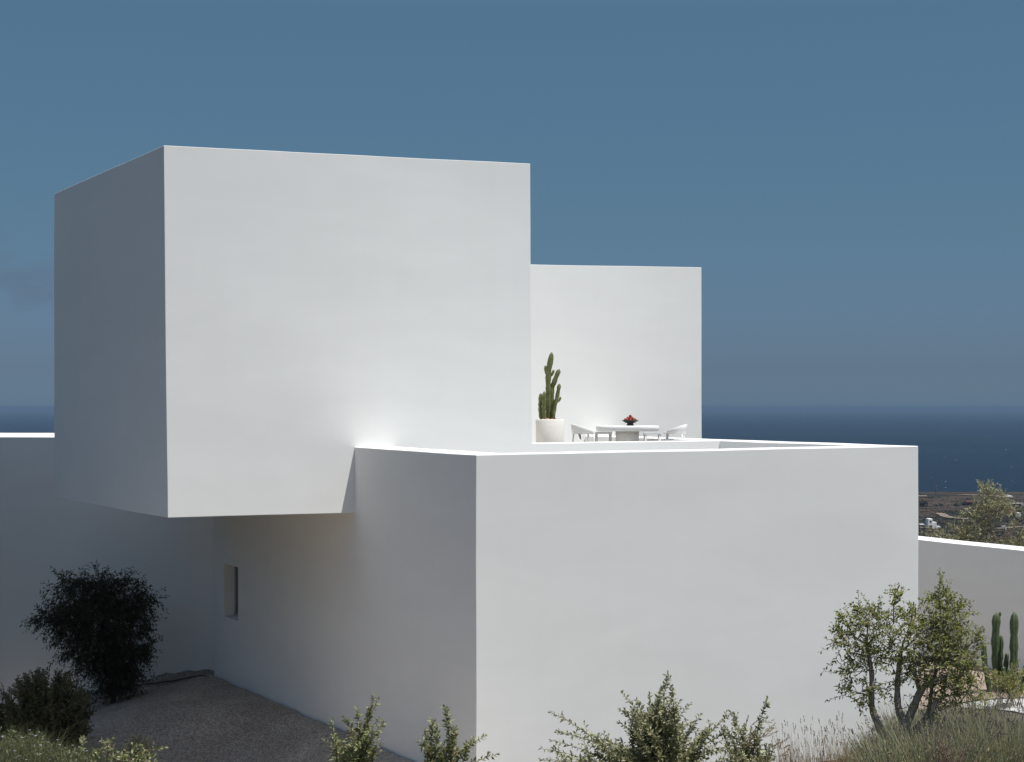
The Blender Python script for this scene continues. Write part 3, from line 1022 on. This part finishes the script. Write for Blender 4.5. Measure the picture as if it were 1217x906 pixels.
def crown_tree(name, label, cat, base, limbs, blobs, leaf, L, leaves_per, twig, bark, group=None, wide=.42, droop=0.0, shoots=()):
    """limbs: [(points, r0, r1)] in world space; blobs: (centre, rx, ry, rz, twig count)"""
    e = empty(name, base, label, cat, group)
    tk, cr, tw = MB(), MB(), MB()
    ends = []
    for pts, ra, rb in limbs:
        pts = [Vector(p) - base for p in pts]
        fine = []
        for i in range(len(pts) - 1):
            for k in range(4):
                f = k / 4
                p0 = pts[max(i - 1, 0)]; p1 = pts[i]; p2 = pts[i + 1]; p3 = pts[min(i + 2, len(pts) - 1)]
                fine.append(0.5 * ((2 * p1) + (-p0 + p2) * f + (2 * p0 - 5 * p1 + 4 * p2 - p3) * f * f + (-p0 + 3 * p1 - 3 * p2 + p3) * f ** 3))
        fine.append(pts[-1])
        n = len(fine)
        rad = [(ra + (rb - ra) * i / (n - 1)) * (1 + .10 * math.sin(i * 2.3 + ra * 99)) for i in range(n)]
        tk.tube(fine, rad, 8)
        ends += [(p, r) for p, r in zip(fine[n // 3:], rad[n // 3:])]
    for (c, rx, ry, rz, n) in blobs:
        c = Vector(c) - base
        # limb into the clump
        p0, r_ = min(ends, key=lambda q: (q[0] - c).length + (0.3 if q[0].z > c.z else 0))
        hub = [p0, p0.lerp(c, .5) + rv(.04 * rx) + Vector((0, 0, .05 * rz)), c]
        tw.tube(hub, [min(r_, .035 * max(rx, .4)), .02 * max(rx, .4), .008], 5)
        subs = []
        for i in range(max(4, n // 9)):
            d = rv(); d.normalize()
            q = c + Vector((d.x * rx, d.y * ry, d.z * rz)) * random.uniform(.35, .75)
            m = hub[1].lerp(c, random.random())
            tw.tube([m, m.lerp(q, .5) + rv(.03 * rx), q], [.011 * max(rx, .5), .008 * max(rx, .5), .004], 4)
            subs.append(q)
        for i in range(n):
            d = rv(); d.normalize()
            rr = random.random() ** .45
            q = c + Vector((d.x * rx, d.y * ry, d.z * rz)) * rr
            o = (Vector((d.x, d.y, d.z * .8)) * .8 + rv(.45) + Vector((0, 0, .35 - droop))).normalized()
            tl_ = twig * random.uniform(.5, 1.3)
            path = [q, q + o * tl_ * .5 + rv(.01), q + o * tl_ + Vector((0, 0, -.12 * tl_ - droop * tl_ * .4))]
            near = min(subs, key=lambda s_: (s_ - q).length)
            if random.random() < .5: tw.tube([near, near.lerp(q, .5) + rv(.02 * rx), q], [.005, .004, .003], 3, False)
            tw.tube(path, [.004, .003, .0015], 3, False)
            leafy_path(cr, path, 0.0, tl_ / leaves_per, L, droop=droop, taper=.3, wr=wide)
    for tip, pts in enumerate(shoots):
        pts = [Vector(p) - base for p in pts]
        tw.tube(pts, [.008 * (1 - .7 * i / (len(pts) - 1)) for i in range(len(pts))], 4)
        leafy_path(cr, pts, .1, L * .26, L * 1.1, droop=0)
        for k in range(9):
            i = random.randrange(1, len(pts) - 1)
            o = ((pts[i + 1] - pts[i]).normalized() * .6 + rv(.6)).normalized()
            q = [pts[i], pts[i] + o * .06, pts[i] + o * .12]
            leafy_path(cr, q, .1, L * .3, L * .95)
    tk.build('trunk', M[bark], e)
    tw.build('branches', M[bark], e)
    cr.build('crown', M[leaf], e)
    return e


def gp(px, Y):
    x = (px - CX) / F * Y
    return Vector((x, Y, zg(x, Y)))


# --- shaded round tree before the skew wall
Yd = 49.0
b = gp(134, Yd)
S = F / Yd
def blob(px, py, rpx, rpy, Y, n, ry=None): return (P(px, py, Y), rpx * Y / F, (ry or rpx) * Y / F, rpy * Y / F, n)
crown_tree('evergreen_tree', 'dark dense evergreen tree standing in shade before the skew wall', 'tree', b,
           [([b + Vector((0, 0, -.2)), P(135, 806, Yd), P(131, 785, Yd), P(124, 755, Yd), P(118, 728, Yd)], .085, .03),
            ([P(134, 800, Yd), P(146, 772, Yd + .2), P(157, 735, Yd + .3)], .05, .02),
            ([P(132, 790, Yd), P(105, 770, Yd - .2), P(85, 745, Yd - .2)], .05, .02)],
           [blob(116, 735, 48, 36, Yd, 420), blob(92, 712, 28, 22, Yd - .3, 130), blob(142, 714, 30, 24, Yd + .2, 150),
            blob(70, 735, 24, 15, Yd - .2, 80), blob(150, 752, 29, 34, Yd, 170), blob(104, 768, 34, 20, Yd - .3, 130), blob(148, 782, 26, 20, Yd, 110), blob(124, 782, 26, 18, Yd, 90),
            blob(170, 712, 14, 12, Yd, 34), blob(120, 695, 24, 10, Yd, 60), blob(82, 693, 16, 8, Yd - .3, 34), blob(54, 738, 13, 6, Yd - .2, 26), blob(138, 803, 22, 15, Yd, 150), blob(136, 817, 20, 8, Yd, 60), blob(112, 792, 18, 12, Yd, 40), blob(172, 775, 10, 10, Yd, 22), blob(138, 689, 12, 6, Yd, 22)],
           'l_dark', .125, 10, .46, 'darkbark', droop=.30, wide=.34)

# --- shaded shrubs at the left
Yb = 42.0
b = gp(58, Yb)
tips = []
for i in range(150):
    a = random.uniform(-1, 1); r = math.sqrt(random.random())
    px = 56 + 56 * a
    top = 868 - 74 * math.sqrt(max(0, 1 - (a * .93) ** 2))
    tips.append(P(px, top + random.uniform(-3, 40) * (1 if i % 3 else .1), Yb + random.uniform(-1, 1) * .9))
shrub('rounded_shrub', 'large grey green shrub in half shade left of the gravel yard', 'shrub', b, tips, 'l_shade', .12, .026, side=9, side_len=.5, stem_r=.012, spread_base=.5, t0=.12)
b = gp(2, 43.5)
tips = [P(random.uniform(-22, 14), 808 + abs(random.gauss(0, 1)) * 14 + random.uniform(0, 30), 43.5 + random.uniform(-.5, .5)) for i in range(60)]
shrub('rounded_shrub', 'dark shrub cut by the left edge behind the large grey green one', 'shrub', b, tips, 'l_dark', .08, .03, side=6, side_len=.45, stem_r=.012, spread_base=.35, t0=.12)
b = gp(163, 39.6)
tips = [P(163 + 24 * math.cos(t) * random.uniform(.6, 1), 893 - 24 * math.sin(t) * random.uniform(.6, 1), 39.6 + random.uniform(-.3, .3)) for t in np.linspace(.1, 3.04, 40)]
shrub('rounded_shrub', 'small dark rounded shrub on the gravel, the lowest one in the shade', 'shrub', b, tips, 'l_dark', .05, .022, side=5, side_len=.25, stem_r=.008, spread_base=.2, t0=.15)

# --- tall dark hedge added out of view at the left to shade the skew wall
hb = Vector((-17.2, 46.0, zg(-17.2, 46.0)))
he = empty('shade_hedge', hb, 'tall dark evergreen hedge added out of view to shade the skew wall', 'shade_hedge')
lf, tk = MB(), MB()
n = 9000
pz = rng.uniform(0, 1, n) ** .8
py_ = rng.uniform(-10, 8, n)
wv = .75 + .35 * np.sin(py_ * 2.1) * np.sin(py_ * .9 + 1)
pp_ = np.stack([rng.normal(0, .5, n) * wv, py_, .25 + pz * (7.6 + .5 * np.sin(py_ * 1.7) + .3 * np.sin(py_ * 4.1))], 1)
lf.leaves(pp_, rng.normal(size=(n, 3)) + np.array([0, 0, .5]), rng.uniform(.2, .42, n), .45)
for k in range(12):
    y0 = -9.5 + k * 1.55
    tk.tube([(0, y0, -.2), (.1 * math.sin(k), y0, 3), (0, y0 + .1, 6.5)], [.09, .06, .02], 6)
lf.build('foliage', M['l_dark'], he)
tk.build('stems', M['darkbark'], he)

# --- sunlit shrubs along the lower edge
def fore(px_tips, Y, base_px, label, leaf, L=.055, step=.02, n_fill=10, side=5, side_len=.2, name='leafy_shrub', stem_r=.007, extra=None, jy=.25, t0=.25, spread=.22):
    b_ = gp(base_px, Y)
    tp = [P(x, y, Y + random.uniform(-jy, jy)) for x, y in px_tips]
    xs_ = [x for x, y in px_tips]; 
    for i in range(n_fill):
        x, y = random.choice(px_tips)
        tp.append(P(x + random.uniform(-14, 14), min(925, y + random.uniform(14, 70)), Y + random.uniform(-jy, jy) * 1.4))
    return shrub(name, label, 'shrub', b_, tp, leaf, L, step, 'sunlit shrubs along the lower edge', side, side_len, stem_r, spread, t0, extra=extra)


fore([(393, 856), (408, 853), (424, 843), (444, 828), (449, 832), (385, 880), (436, 862), (452, 868), (400, 875), (415, 868)], 20.5, 420,
     'upright olive leaved shrub before the shaded side wall, its tallest shoot nearest the house corner', 'l_pale', .078, .0125, 26, 4, .14, spread=.16)
fore([(497, 880), (512, 856), (515, 858), (528, 841), (531, 843), (540, 868), (505, 868), (560, 882), (577, 875), (590, 897), (550, 890)], 20, 530,
     'low shrub with paired upright shoots standing at the foot of the house corner', 'l_pale', .078, .0125, 26, 4, .14, spread=.16)
fore([(655, 847), (740, 824), (756, 832), (772, 826), (793, 801), (796, 806), (820, 837), (832, 850), (845, 862), (705, 874), (718, 880), (780, 835), (760, 850), (805, 845),
      (735, 858), (870, 848), (690, 884), (750, 860), (815, 862)], 19.5, 780,
     'broad olive leaved shrub with one long arching shoot before the white front wall', 'l_olive', .074, .0135, 150, 6, .20, spread=.30)


def dry_heads(e):
    for i in range(26):
        lf = MB()
        p = P(random.uniform(872, 930), random.uniform(860, 900), 19.7) - e.location
        d = Vector((random.uniform(.1, .9), random.uniform(-.3, .3), random.uniform(.2, .9))).normalized()
        pos = [p + d * (k * .009) for k in range(10)]
        lf.leaves([tuple(q) for q in pos], [tuple(d + rv(.25)) for q in pos], np.full(10, .03), .35)
        lf.build('seed_head', M['l_dry'], e)


fore([(868, 846), (873, 850), (885, 862), (912, 830), (900, 872), (858, 868), (925, 880), (892, 868), (915, 885), (878, 878)], 19.8, 885,
     'thin shrub mixed with tan dry heads right of the broad olive shrub', 'l_olive', .066, .0135, 36, 5, .16, extra=dry_heads, spread=.16)
fore([(75, 892), (98, 878), (122, 880), (128, 884), (134, 879), (150, 892), (165, 886), (172, 893), (110, 894), (196, 888), (90, 896), (140, 896), (183, 898)], 21, 130,
     'pale green broad leaved shrub catching sun before the dark gravel', 'l_pale', .095, .018, 46, 4, .16, spread=.32)


# --- wild grass at the lower left corner
def blades(name, n, px0, px1, Y0, Y1, h0, h1, w, mat, heads=None, lean=.25, kind='stuff', top_py=None, hmat=None, headlen=.05, label=None):
    st, hd = MB(), MB()
    for i in range(n):
        Y = random.uniform(Y0, Y1)
        px = random.uniform(px0, px1)
        b_ = gp(px, Y)
        h = random.uniform(h0, h1)
        if top_py:
            t = top_py(px) + random.uniform(0, 26)
            zt_ = EYE + (HY - t) / F * Y
            h = min(h, max(.12, zt_ - b_.z))
        d = Vector((random.gauss(0, lean), random.gauss(0, lean), 1))
        m_ = b_ + Vector((d.x * .3, d.y * .3, .55)) * h
        tp = b_ + d * h
        s = Vector((random.uniform(-1, 1), random.uniform(-1, 1), 0)).normalized() * w
        st.add([tuple(b_ - s), tuple(b_ + s), tuple(m_ + s * .8), tuple(m_ - s * .8), tuple(tp)], [(0, 1, 2, 3), (3, 2, 4)])
        if heads and random.random() < heads:
            dd = (tp - m_).normalized()
            pos = [tp - dd * headlen * .5 + dd * headlen * k / 6 for k in range(7)]
            hd.leaves([tuple(q) for q in pos], [tuple(dd + rv(.3)) for q in pos], np.full(7, headlen * .38), .5)
    return st, hd


st, hd = blades('wild_grass', 5200, -25, 112, 18.5, 25, .35, .95, .0035, None, None, .3, top_py=lambda x: 858 + max(0, x - 45) * .5 + 14 * noise.noise(Vector((x * .11, 3.3, 0))))
lp, ld = [], []
for i in range(3400):
    Y = random.uniform(18.5, 22.5); px = random.uniform(-25, 108)
    b_ = gp(px, Y); zt_ = EYE + (HY - (868 + max(0, px - 45) * .5 + 16 * noise.noise(Vector((px * .11, 3.3, 0))) + random.uniform(0, 44) + abs(random.gauss(0, 6)))) / F * Y
    lp.append((b_.x, b_.y, max(b_.z, zt_))); ld.append(tuple(rv(.8) + Vector((0, 0, .5))))
st.leaves(lp, ld, rng.uniform(.02, .055, len(lp)), .4)
o = st.build('wild_grass', M['l_grass']); tag(o, 'tangle of sunlit wild grass filling the lower left corner', 'grass', kind='stuff')
fl = MB()
for i in range(70):
    Y = random.uniform(18.5, 20.5); px = random.uniform(-20, 105)
    p = P(px, 868 + max(0, px - 45) * .4 + random.uniform(0, 36), Y)
    fl.leaves([tuple(p)] * 5, [(math.cos(k * 1.257), math.sin(k * 1.257), .4) for k in range(5)], np.full(5, .016), .6)
of = fl.build('flowers', leaf_mat('pale_petal', [(.42, .42, .44), (.36, .35, .40)], .3), o); of['kind'] = 'stuff'
# --- thin dry grass with seed heads before the white wall
st, hd = blades('dry_grass', 300, 925, 1012, 19, 22, .5, 1.15, .0018, None, .3, .10, top_py=lambda x: 856 + 10 * math.sin(x * .7))
st2, hd2 = blades('dry_grass', 1500, 925, 1060, 19, 23, .4, 1.0, .0022, None, .08, .22, top_py=lambda x: 890 - max(0, x - 985) * .35)
st.v += st2.v; st.f += [tuple(i + st.n for i in f) for f in st2.f]; st.n += st2.n
st.v += hd.v; st.f += [tuple(i + st.n for i in f) for f in hd.f]; st.n += hd.n
st.v += hd2.v; st.f += [tuple(i + st.n for i in f) for f in hd2.f]; st.n += hd2.n
o = st.build('dry_grass', M['l_dry']); tag(o, 'wispy tan grass with seed heads before the white front wall', 'grass', kind='stuff')


# --- lavender mass in the lower right corner
def lav():
    st, hd = MB(), MB()
    for c in range(240):
        Y = random.uniform(18.3, 23.5)
        px = random.uniform(1030, 1245)
        if c >= 160: Y, px = random.uniform(33.5, 38.8), random.uniform(1062, 1172)
        b_ = gp(px, Y)
        R_ = random.uniform(.3, .5)
        topz = EYE + (HY - (830 + random.uniform(0, 26) + (max(0, 1115 - px) * .38))) / F * Y
        H = min(1.1, max(.35, topz - b_.z)) if c < 160 else random.uniform(.95, 1.4)
        for k in range(110):
            a = random.random() * 6.28; r = math.sqrt(random.random())
            d = Vector((math.cos(a) * r * .55 + random.gauss(0, .08), math.sin(a) * r * .55 + random.gauss(0, .08), 1)).normalized()
            b0 = b_ + Vector((math.cos(a) * r * R_ * .5, math.sin(a) * r * R_ * .5, 0))
            h = H * random.uniform(.6, 1.0)
            s = Vector((random.uniform(-1, 1), random.uniform(-1, 1), 0)).normalized() * .0042
            m_ = b0 + Vector((d.x * .45, d.y * .45, .5)) * h; tp = b0 + d * h
            st.add([tuple(b0 - s), tuple(b0 + s), tuple(m_ + s), tuple(m_ - s), tuple(tp)], [(0, 1, 2, 3), (3, 2, 4)])
            pos = [b0.lerp(tp, .15 + .55 * random.random()) for q in range(5)]
            st.leaves([tuple(q) for q in pos], [tuple(d * .9 + rv(.45)) for q in pos], np.full(5, .05), .26)
            if random.random() < .11:
                dd = (tp - m_).normalized()
                pos = [tp + dd * .05 * (q / 6 - .3) for q in range(6)]
                hd.leaves([tuple(q) for q in pos], [tuple(dd + rv(.35)) for q in pos], np.full(6, .02), .6)
    me = st.build('lavender', M['l_lav'])
    tag(me, 'grey green lavender and wild stems filling the lower right corner', 'lavender', kind='stuff')
    me2 = hd.build('flower_heads', M['l_lavhead'], me)
    me2['kind'] = 'stuff'
lav()


# --- dry pinkish flowering bush at the foot of the small tree
b = gp(1128, 17.9)
tips = [P(1128 + random.uniform(-38, 40), 868 + random.uniform(0, 45), 17.9 + random.uniform(-.25, .25)) for i in range(60)]
shrub('dry_bush', 'dry pinkish brown bush in the lavender right of the small tree', 'shrub', b, tips, 'l_pinkdry', .022, .012, side=4, side_len=.14, stem_r=.004, spread_base=.2, t0=.5)

# --- small sunlit tree at the right
Yt = 20.0
b = gp(1068, Yt)
crown_tree('small_tree', 'small multi stemmed tree with fresh green leaves before the right end of the villa', 'tree', b,
           [([b + Vector((0, 0, -.2)), P(1066, 918, Yt), P(1054, 884, Yt), P(1044, 862, Yt), P(1036, 838, Yt), P(1036, 800, Yt), P(1030, 768, Yt)], .062, .018),
            ([b + Vector((.02, 0, -.2)), P(1072, 912, Yt), P(1076, 880, Yt), P(1073, 858, Yt), P(1067, 838, Yt), P(1067, 806, Yt), P(1070, 776, Yt)], .07, .02),
            ([P(1074, 868, Yt), P(1086, 840, Yt), P(1098, 816, Yt - .05), P(1120, 806, Yt - .1), P(1148, 800, Yt - .1)], .052, .018),
            ([P(1079, 875, Yt), P(1095, 860, Yt + .1), P(1104, 845, Yt + .1), P(1108, 815, Yt + .1), P(1120, 770, Yt + .1)], .04, .012),
            ([b + Vector((.1, 0, -.2)), P(1082, 912, Yt - .1), P(1100, 888, Yt - .1), P(1107, 866, Yt - .1), P(1108, 846, Yt - .1), P(1114, 830, Yt - .1)], .05, .02),
            ([P(1092, 818, Yt), P(1086, 800, Yt), P(1078, 790, Yt)], .025, .012)],
           [blob(1015, 757, 22, 22, Yt, 36), blob(1006, 775, 14, 26, Yt, 22), blob(1030, 735, 22, 14, Yt, 27), blob(1050, 750, 22, 20, Yt, 33), blob(1030, 790, 26, 22, Yt, 34),
            blob(1018, 824, 20, 14, Yt, 25), blob(1060, 775, 20, 22, Yt, 24), blob(1045, 815, 18, 14, Yt, 13), blob(1095, 752, 30, 20, Yt, 71), blob(1125, 750, 26, 26, Yt, 83),
            blob(1110, 782, 38, 26, Yt, 113), blob(1148, 775, 18, 18, Yt, 43), blob(1082, 800, 22, 16, Yt, 30), blob(1130, 812, 30, 14, Yt, 55), blob(1150, 800, 14, 14, Yt, 25),
            blob(1122, 728, 16, 14, Yt, 26), blob(1148, 826, 20, 10, Yt, 25), blob(1085, 735, 12, 10, Yt, 11), blob(1115, 836, 26, 10, Yt, 26)],
           'l_green', .055, 9, .19, 'bark',
           shoots=[[P(1062, 742, Yt), P(1062, 722, Yt), P(1067, 708, Yt), P(1073, 700, Yt)], [P(1062, 722, Yt), P(1064, 710, Yt), P(1064, 696, Yt)],
                   [P(1118, 730, Yt), P(1115, 712, Yt), P(1117, 695, Yt), P(1117, 677, Yt)], [P(1117, 712, Yt), P(1123, 706, Yt), P(1127, 702, Yt)],
                   [P(1117, 715, Yt), P(1110, 713, Yt), P(1103, 712, Yt)], [P(1085, 745, Yt), P(1084, 730, Yt), P(1083, 718, Yt)],
                   [P(1030, 735, Yt), P(1019, 730, Yt), P(1017, 722, Yt)], [P(1045, 740, Yt), P(1040, 728, Yt), P(1039, 720, Yt)],
                   [P(1010, 760, Yt), P(1000, 748, Yt), P(988, 751, Yt)], [P(1150, 770, Yt), P(1160, 758, Yt), P(1170, 756, Yt)],
                   [P(1010, 745, Yt), P(1003, 738, Yt), P(996, 731, Yt)], [P(1135, 735, Yt), P(1140, 724, Yt), P(1139, 716, Yt)]])

# --- cacti and a yellowish shrub in the bed at the garden wall
def cactus(label, cols, Y, base_px):
    b_ = gp(base_px, Y)
    e = empty('column_cactus', b_, label, 'cactus', 'cacti in the bed before the garden wall')
    for pts, r, dy in cols:
        mb_ = MB(); column(mb_, [P(x, y, Y + dy) - b_ for x, y in pts], r * 1.15, 6, .3)
        mb_.build('cactus_stem', M['cactusdark'], e)


Yk = 43.6
cactus('clump of dark cactus columns with short side arms nearer the villa', [
    ([(1183, 832), (1184, 800), (1183, 765), (1184.5, 728)], .088, 0), ([(1187.5, 832), (1188, 800), (1189, 775), (1189.5, 755)], .062, .1),
    ([(1178, 832), (1174, 808), (1170, 785), (1169, 762)], .07, -.1), ([(1190, 832), (1192, 812), (1195, 795), (1197, 776)], .06, 0),
    ([(1184.5, 735), (1187, 733), (1188.5, 730), (1188.5, 727.5)], .03, 0)], Yk, 1184)
cactus('single tall cactus column with a fan of low arms at the right edge', [
    ([(1204, 836), (1205, 800), (1205, 765), (1205.5, 727)], .09, 0), ([(1200, 836), (1197, 822), (1194, 806), (1192, 792)], .06, -.1),
    ([(1202, 838), (1201, 824), (1200, 808), (1199, 795)], .06, -.2), ([(1208, 838), (1213, 818), (1218, 805), (1221, 792)], .06, -.1), ([(1206, 838), (1208, 822), (1211, 808), (1212, 796)], .055, -.25)], Yk - .2, 1204)
b = gp(1200, 41.6)
tips = [P(1196 + random.uniform(-30, 34), 782 + random.uniform(0, 30) + abs(random.gauss(0, 6)), 41.6 + random.uniform(-.5, .5)) for i in range(28)]
shrub('airy_shrub', 'airy yellow green shrub around the feet of the two cacti', 'shrub', b, tips, 'l_yellow', .08, .028, side=5, side_len=.35, stem_r=.01, spread_base=.3, t0=.45, mat_stem='bark')

# --- tree behind the garden wall
Yo = 57.0
b = gp(1184, Yo)
crown_tree('olive_tree', 'loose olive green tree rising behind the garden wall at the right edge', 'tree', b,
           [([b + Vector((0, 0, -.2)), P(1190, 680, Yo), P(1184, 646, Yo), P(1176, 622, Yo), P(1172, 600, Yo)], .11, .02),
            ([P(1190, 690, Yo), P(1165, 660, Yo), P(1148, 640, Yo)], .07, .02), ([P(1188, 700, Yo), P(1205, 665, Yo), P(1213, 645, Yo)], .07, .02),
            ([P(1176, 622, Yo), P(1166, 610, Yo), P(1160, 600, Yo)], .03, .012)],
           [blob(1170, 580, 9, 7, Yo, 33, 12), blob(1184, 592, 10, 11, Yo, 57, 14), blob(1172, 600, 11, 10, Yo, 71, 16), blob(1188, 607, 13, 10, Yo, 57, 16), blob(1157, 612, 13, 11, Yo, 59, 16),
            blob(1162, 632, 17, 12, Yo, 78, 20), blob(1140, 634, 16, 10, Yo, 65, 20), blob(1120, 640, 14, 6, Yo, 33, 16), blob(1145, 648, 30, 9, Yo, 117, 26), blob(1178, 652, 22, 8, Yo, 78, 24), blob(1205, 604, 10, 6, Yo, 20, 12),
            blob(1205, 650, 16, 12, Yo, 67, 20), blob(1214, 625, 9, 14, Yo, 33, 12), blob(1110, 634, 7, 6, Yo, 15, 10), blob(1225, 645, 18, 18, Yo, 65, 20)],
           'l_olive', .085, 8, .26, 'palebark')
b = gp(1198, 60)
tips = [P(1197 + 9 * math.cos(t) * random.uniform(.5, 1), 650 - 22 * random.uniform(.6, 1) * math.sin(t) , 60 + random.uniform(-.2, .2)) for t in np.linspace(.2, 2.9, 26)]
shrub('dry_bush', 'rounded dry pinkish bush behind the garden wall beside the olive green tree', 'shrub', b, tips, 'l_pinkdry', .07, .03, side=4, side_len=.3, stem_r=.01, spread_base=.1, t0=.5)


# ------------------------------------------------------------------ out on the plain
def far_house(label, px0, px1, py_top, py_base, parts, wall='fwhite', cat='house', group=None):
    Y = far_Y(py_base)
    k = Y / F
    b_ = Vector((((px0 + px1) / 2 - CX) * k, Y, 0)); b_.z = EYE + (HY - py_base) * k
    e = empty('far_house', b_, label, cat, group)
    def bx(mb_, x0, x1, y0, y1, d0, d1):
        mb_.box((x0 - (px0 + px1) / 2) * k, d0, (py_base - y1) * k - (2.0 if y1 >= py_base else 0), (x1 - (px0 + px1) / 2) * k, d1, (py_base - y0) * k)
    for (nm, mat, rects) in parts:
        mb_ = MB()
        for (x0, x1, y0, y1, d0, d1) in rects: bx(mb_, x0, x1, y0, y1, d0, d1)
        mb_.build(nm, M[mat], e, False)
    return e


far_house('stepped two storey whitewashed house out on the plain near the villa corner', 1103, 1118, 617, 628.5, [
    ('wall', 'fwhite', [(1103, 1108.6, 617.6, 628.5, 0, 9), (1108.6, 1113.5, 621, 628.5, .6, 8), (1113.5, 1118, 625.8, 628.5, 1, 6)]),
    ('roof', 'fwhite', [(1103.4, 1108.2, 616.8, 617.6, .5, 8)]),
    ('window', 'fdark', [(1105.2, 1107, 619, 621, -.12, .2)]), ('door', 'fdark', [(1104, 1108, 624.6, 628.2, -.14, .2)])])
far_house('small pale farm building beside the stepped white house', 1094, 1099, 623.5, 627, [('wall', 'fpale', [(1094, 1098.6, 623.8, 627, 0, 6)]), ('roof', 'fwhite', [(1093.8, 1098.8, 623.3, 623.8, -.2, 6.2)]), ('door', 'fdark', [(1096.5, 1097.6, 625, 627, -.12, .2)])])
far_house('low white house near the shore at the far right', 1196, 1203.5, 588.5, 591.5, [('wall', 'fwhite', [(1196, 1203.4, 589.6, 591.5, 0, 9)]), ('roof', 'fwhite', [(1196.8, 1200, 588.6, 589.6, .5, 7)]), ('door', 'fdark', [(1199.5, 1200.2, 590.3, 591.5, -.15, .2)])])
far_house('dark stone house with a red roof and a white block at its end', 1199, 1213, 608, 614.5, [
    ('wall', 'fstone', [(1199, 1207.5, 610, 614, 0, 8)]), ('roof', 'fred', [(1198.6, 1208, 608.6, 610, -.4, 8.4)]),
    ('end_block', 'fwhite', [(1206, 1209.5, 611.8, 614.6, -2.5, -.3), (1209.5, 1212.8, 609.6, 614.4, -1, 7)])])
far_house('dark red brown house among scrub at the middle of the plain', 1147, 1155, 595.5, 601, [('wall', 'fstone', [(1147, 1155, 597.5, 601, 0, 10)]), ('roof', 'fred', [(1149, 1155.4, 596, 597.5, -.4, 10)])])
far_house('pale house half hidden behind the olive green tree', 1162, 1167, 597, 602, [('wall', 'fpale', [(1162, 1166.5, 598, 602, 0, 8)]), ('roof', 'fwhite', [(1161.8, 1166.7, 597.4, 598, -.2, 8.2)])])
far_house('small white house beside the pale track at the right', 1191.5, 1197, 625, 629.5, [('wall', 'fwhite', [(1192, 1196, 626, 629.5, 0, 5)]), ('roof', 'fpale', [(1191.8, 1196.2, 625.5, 626, -.15, 5.1)]), ('door', 'fdark', [(1193.4, 1194.4, 627.6, 629.5, -.12, .2)])])
far_house('long low stone shed on the upper plain at the left', 1093, 1103, 589.5, 591.5, [('wall', 'fstone', [(1091, 1102, 590, 591.6, 0, 7)]), ('roof', 'fpale', [(1091, 1102.2, 589.6, 590, -.2, 7.2)])])
far_house('long dark terrace house at the right end of the plain', 1201, 1217, 598, 601, [('wall', 'fstone', [(1201, 1213, 599, 601.3, 0, 8)]), ('roof', 'fpale', [(1200.8, 1213.3, 598.4, 599, -.3, 8.3)]), ('end_block', 'fpale', [(1213.6, 1217, 598.2, 601.2, 0, 7)])])

# mast near the shore
Ym = far_Y(588); k = Ym / F
b = Vector(((1112.6 - CX) * k, Ym, EYE + (HY - 588) * k))
e = empty('lattice_mast', b, 'thin rusty lattice mast standing by the shore', 'mast')
h = 11.5 * k
mb = MB()
for sx_ in (-1, 1):
    for sy in (-1, 1):
        mb.tube([(sx_ * .9, sy * .9, -1), (sx_ * .35, sy * .35, h)], [.12, .09], 4)
for i in range(9):
    z0, z1 = h * i / 9, h * (i + 1) / 9
    w0, w1 = .9 - .55 * i / 9, .9 - .55 * (i + 1) / 9
    for s in (-1, 1):
        mb.tube([(-w0 * s, -w0, z0), (w1 * s, -w1, z1)], .05, 3)
        mb.tube([(-w0 * s, w0, z0), (w1 * s, w1, z1)], .05, 3)
mb.build('lattice', M['mast'], e)
mb = MB(); mb.box(-1.0, -.15, h * .93, 1.0, .15, h * .96); mb.build('crossarm', M['mast'], e, False)


# scrub and field edges: one mass
def scrub():
    lf = MB()
    def clump(x, Y, w, h, n):
        z = zg(x, Y)
        p = rng.normal(size=(n, 3)) * np.array([w * .38, w * .38, h * .26]) + np.array([x, Y, z + h * .42])
        p[:, 2] = np.maximum(p[:, 2], z)
        lf.leaves(p, rng.normal(size=(n, 3)) + np.array([0, 0, .3]), rng.uniform(.5, 1.0, n) * max(.9, h * .42), .75)
    for (px, py, wpx, hpx) in [(1096, 602, 8, 7), (1119.5, 601.5, 3.2, 3), (1112.5, 601.5, 4, 2), (1140, 602, 7, 4), (1145, 600.5, 5, 4), (1152, 594.5, 9, 3), (1134, 601, 4, 3),
                               (1105, 592, 5, 1.6), (1190, 601, 7, 4), (1201, 614, 5, 3), (1172, 616, 8, 3), (1132, 627, 9, 3), (1122, 630, 8, 3), (1186, 619, 10, 3), (1213, 620, 8, 4), (1150, 607, 12, 2.6), (1206, 604, 8, 2)]:
        Y = far_Y(py); k = Y / F
        for q in range(3):
            clump((px + random.uniform(-.3, .3) * wpx - CX) * k, Y + random.uniform(-8, 8), wpx * k * .6, hpx * k * .9, 90)
    # lines of bushes along field edges
    for i in range(60):
        py = random.uniform(588, 648) if i % 2 else random.uniform(606, 640)
        px = random.uniform(1088, 1235); ln = random.uniform(6, 26)
        for j in range(int(ln / 1.6)):
            Y = far_Y(py + j * .02 * random.uniform(-1, 1)); k = Y / F
            if random.random() < .8:
                s = random.uniform(.6, 1.5)
                clump((px + j * 1.6 - CX) * k, Y + random.uniform(-6, 6), 1.9 * s * k, 1.1 * s * k, 26)
    for i in range(2600):
        py = 587 + 66 * random.random() ** .6; Y = far_Y(py); k = Y / F
        s = random.uniform(.6, 1.7) * k * (.7 if py < 608 else 1.25)
        clump((random.uniform(1085, 1240) - CX) * k, Y, s * 1.3, s, 14)
    o_ = lf.build('scrub', M['l_scrub'])
    tag(o_, 'dark low scrub and field hedges scattered over the coastal plain', 'scrub', kind='stuff')
scrub()
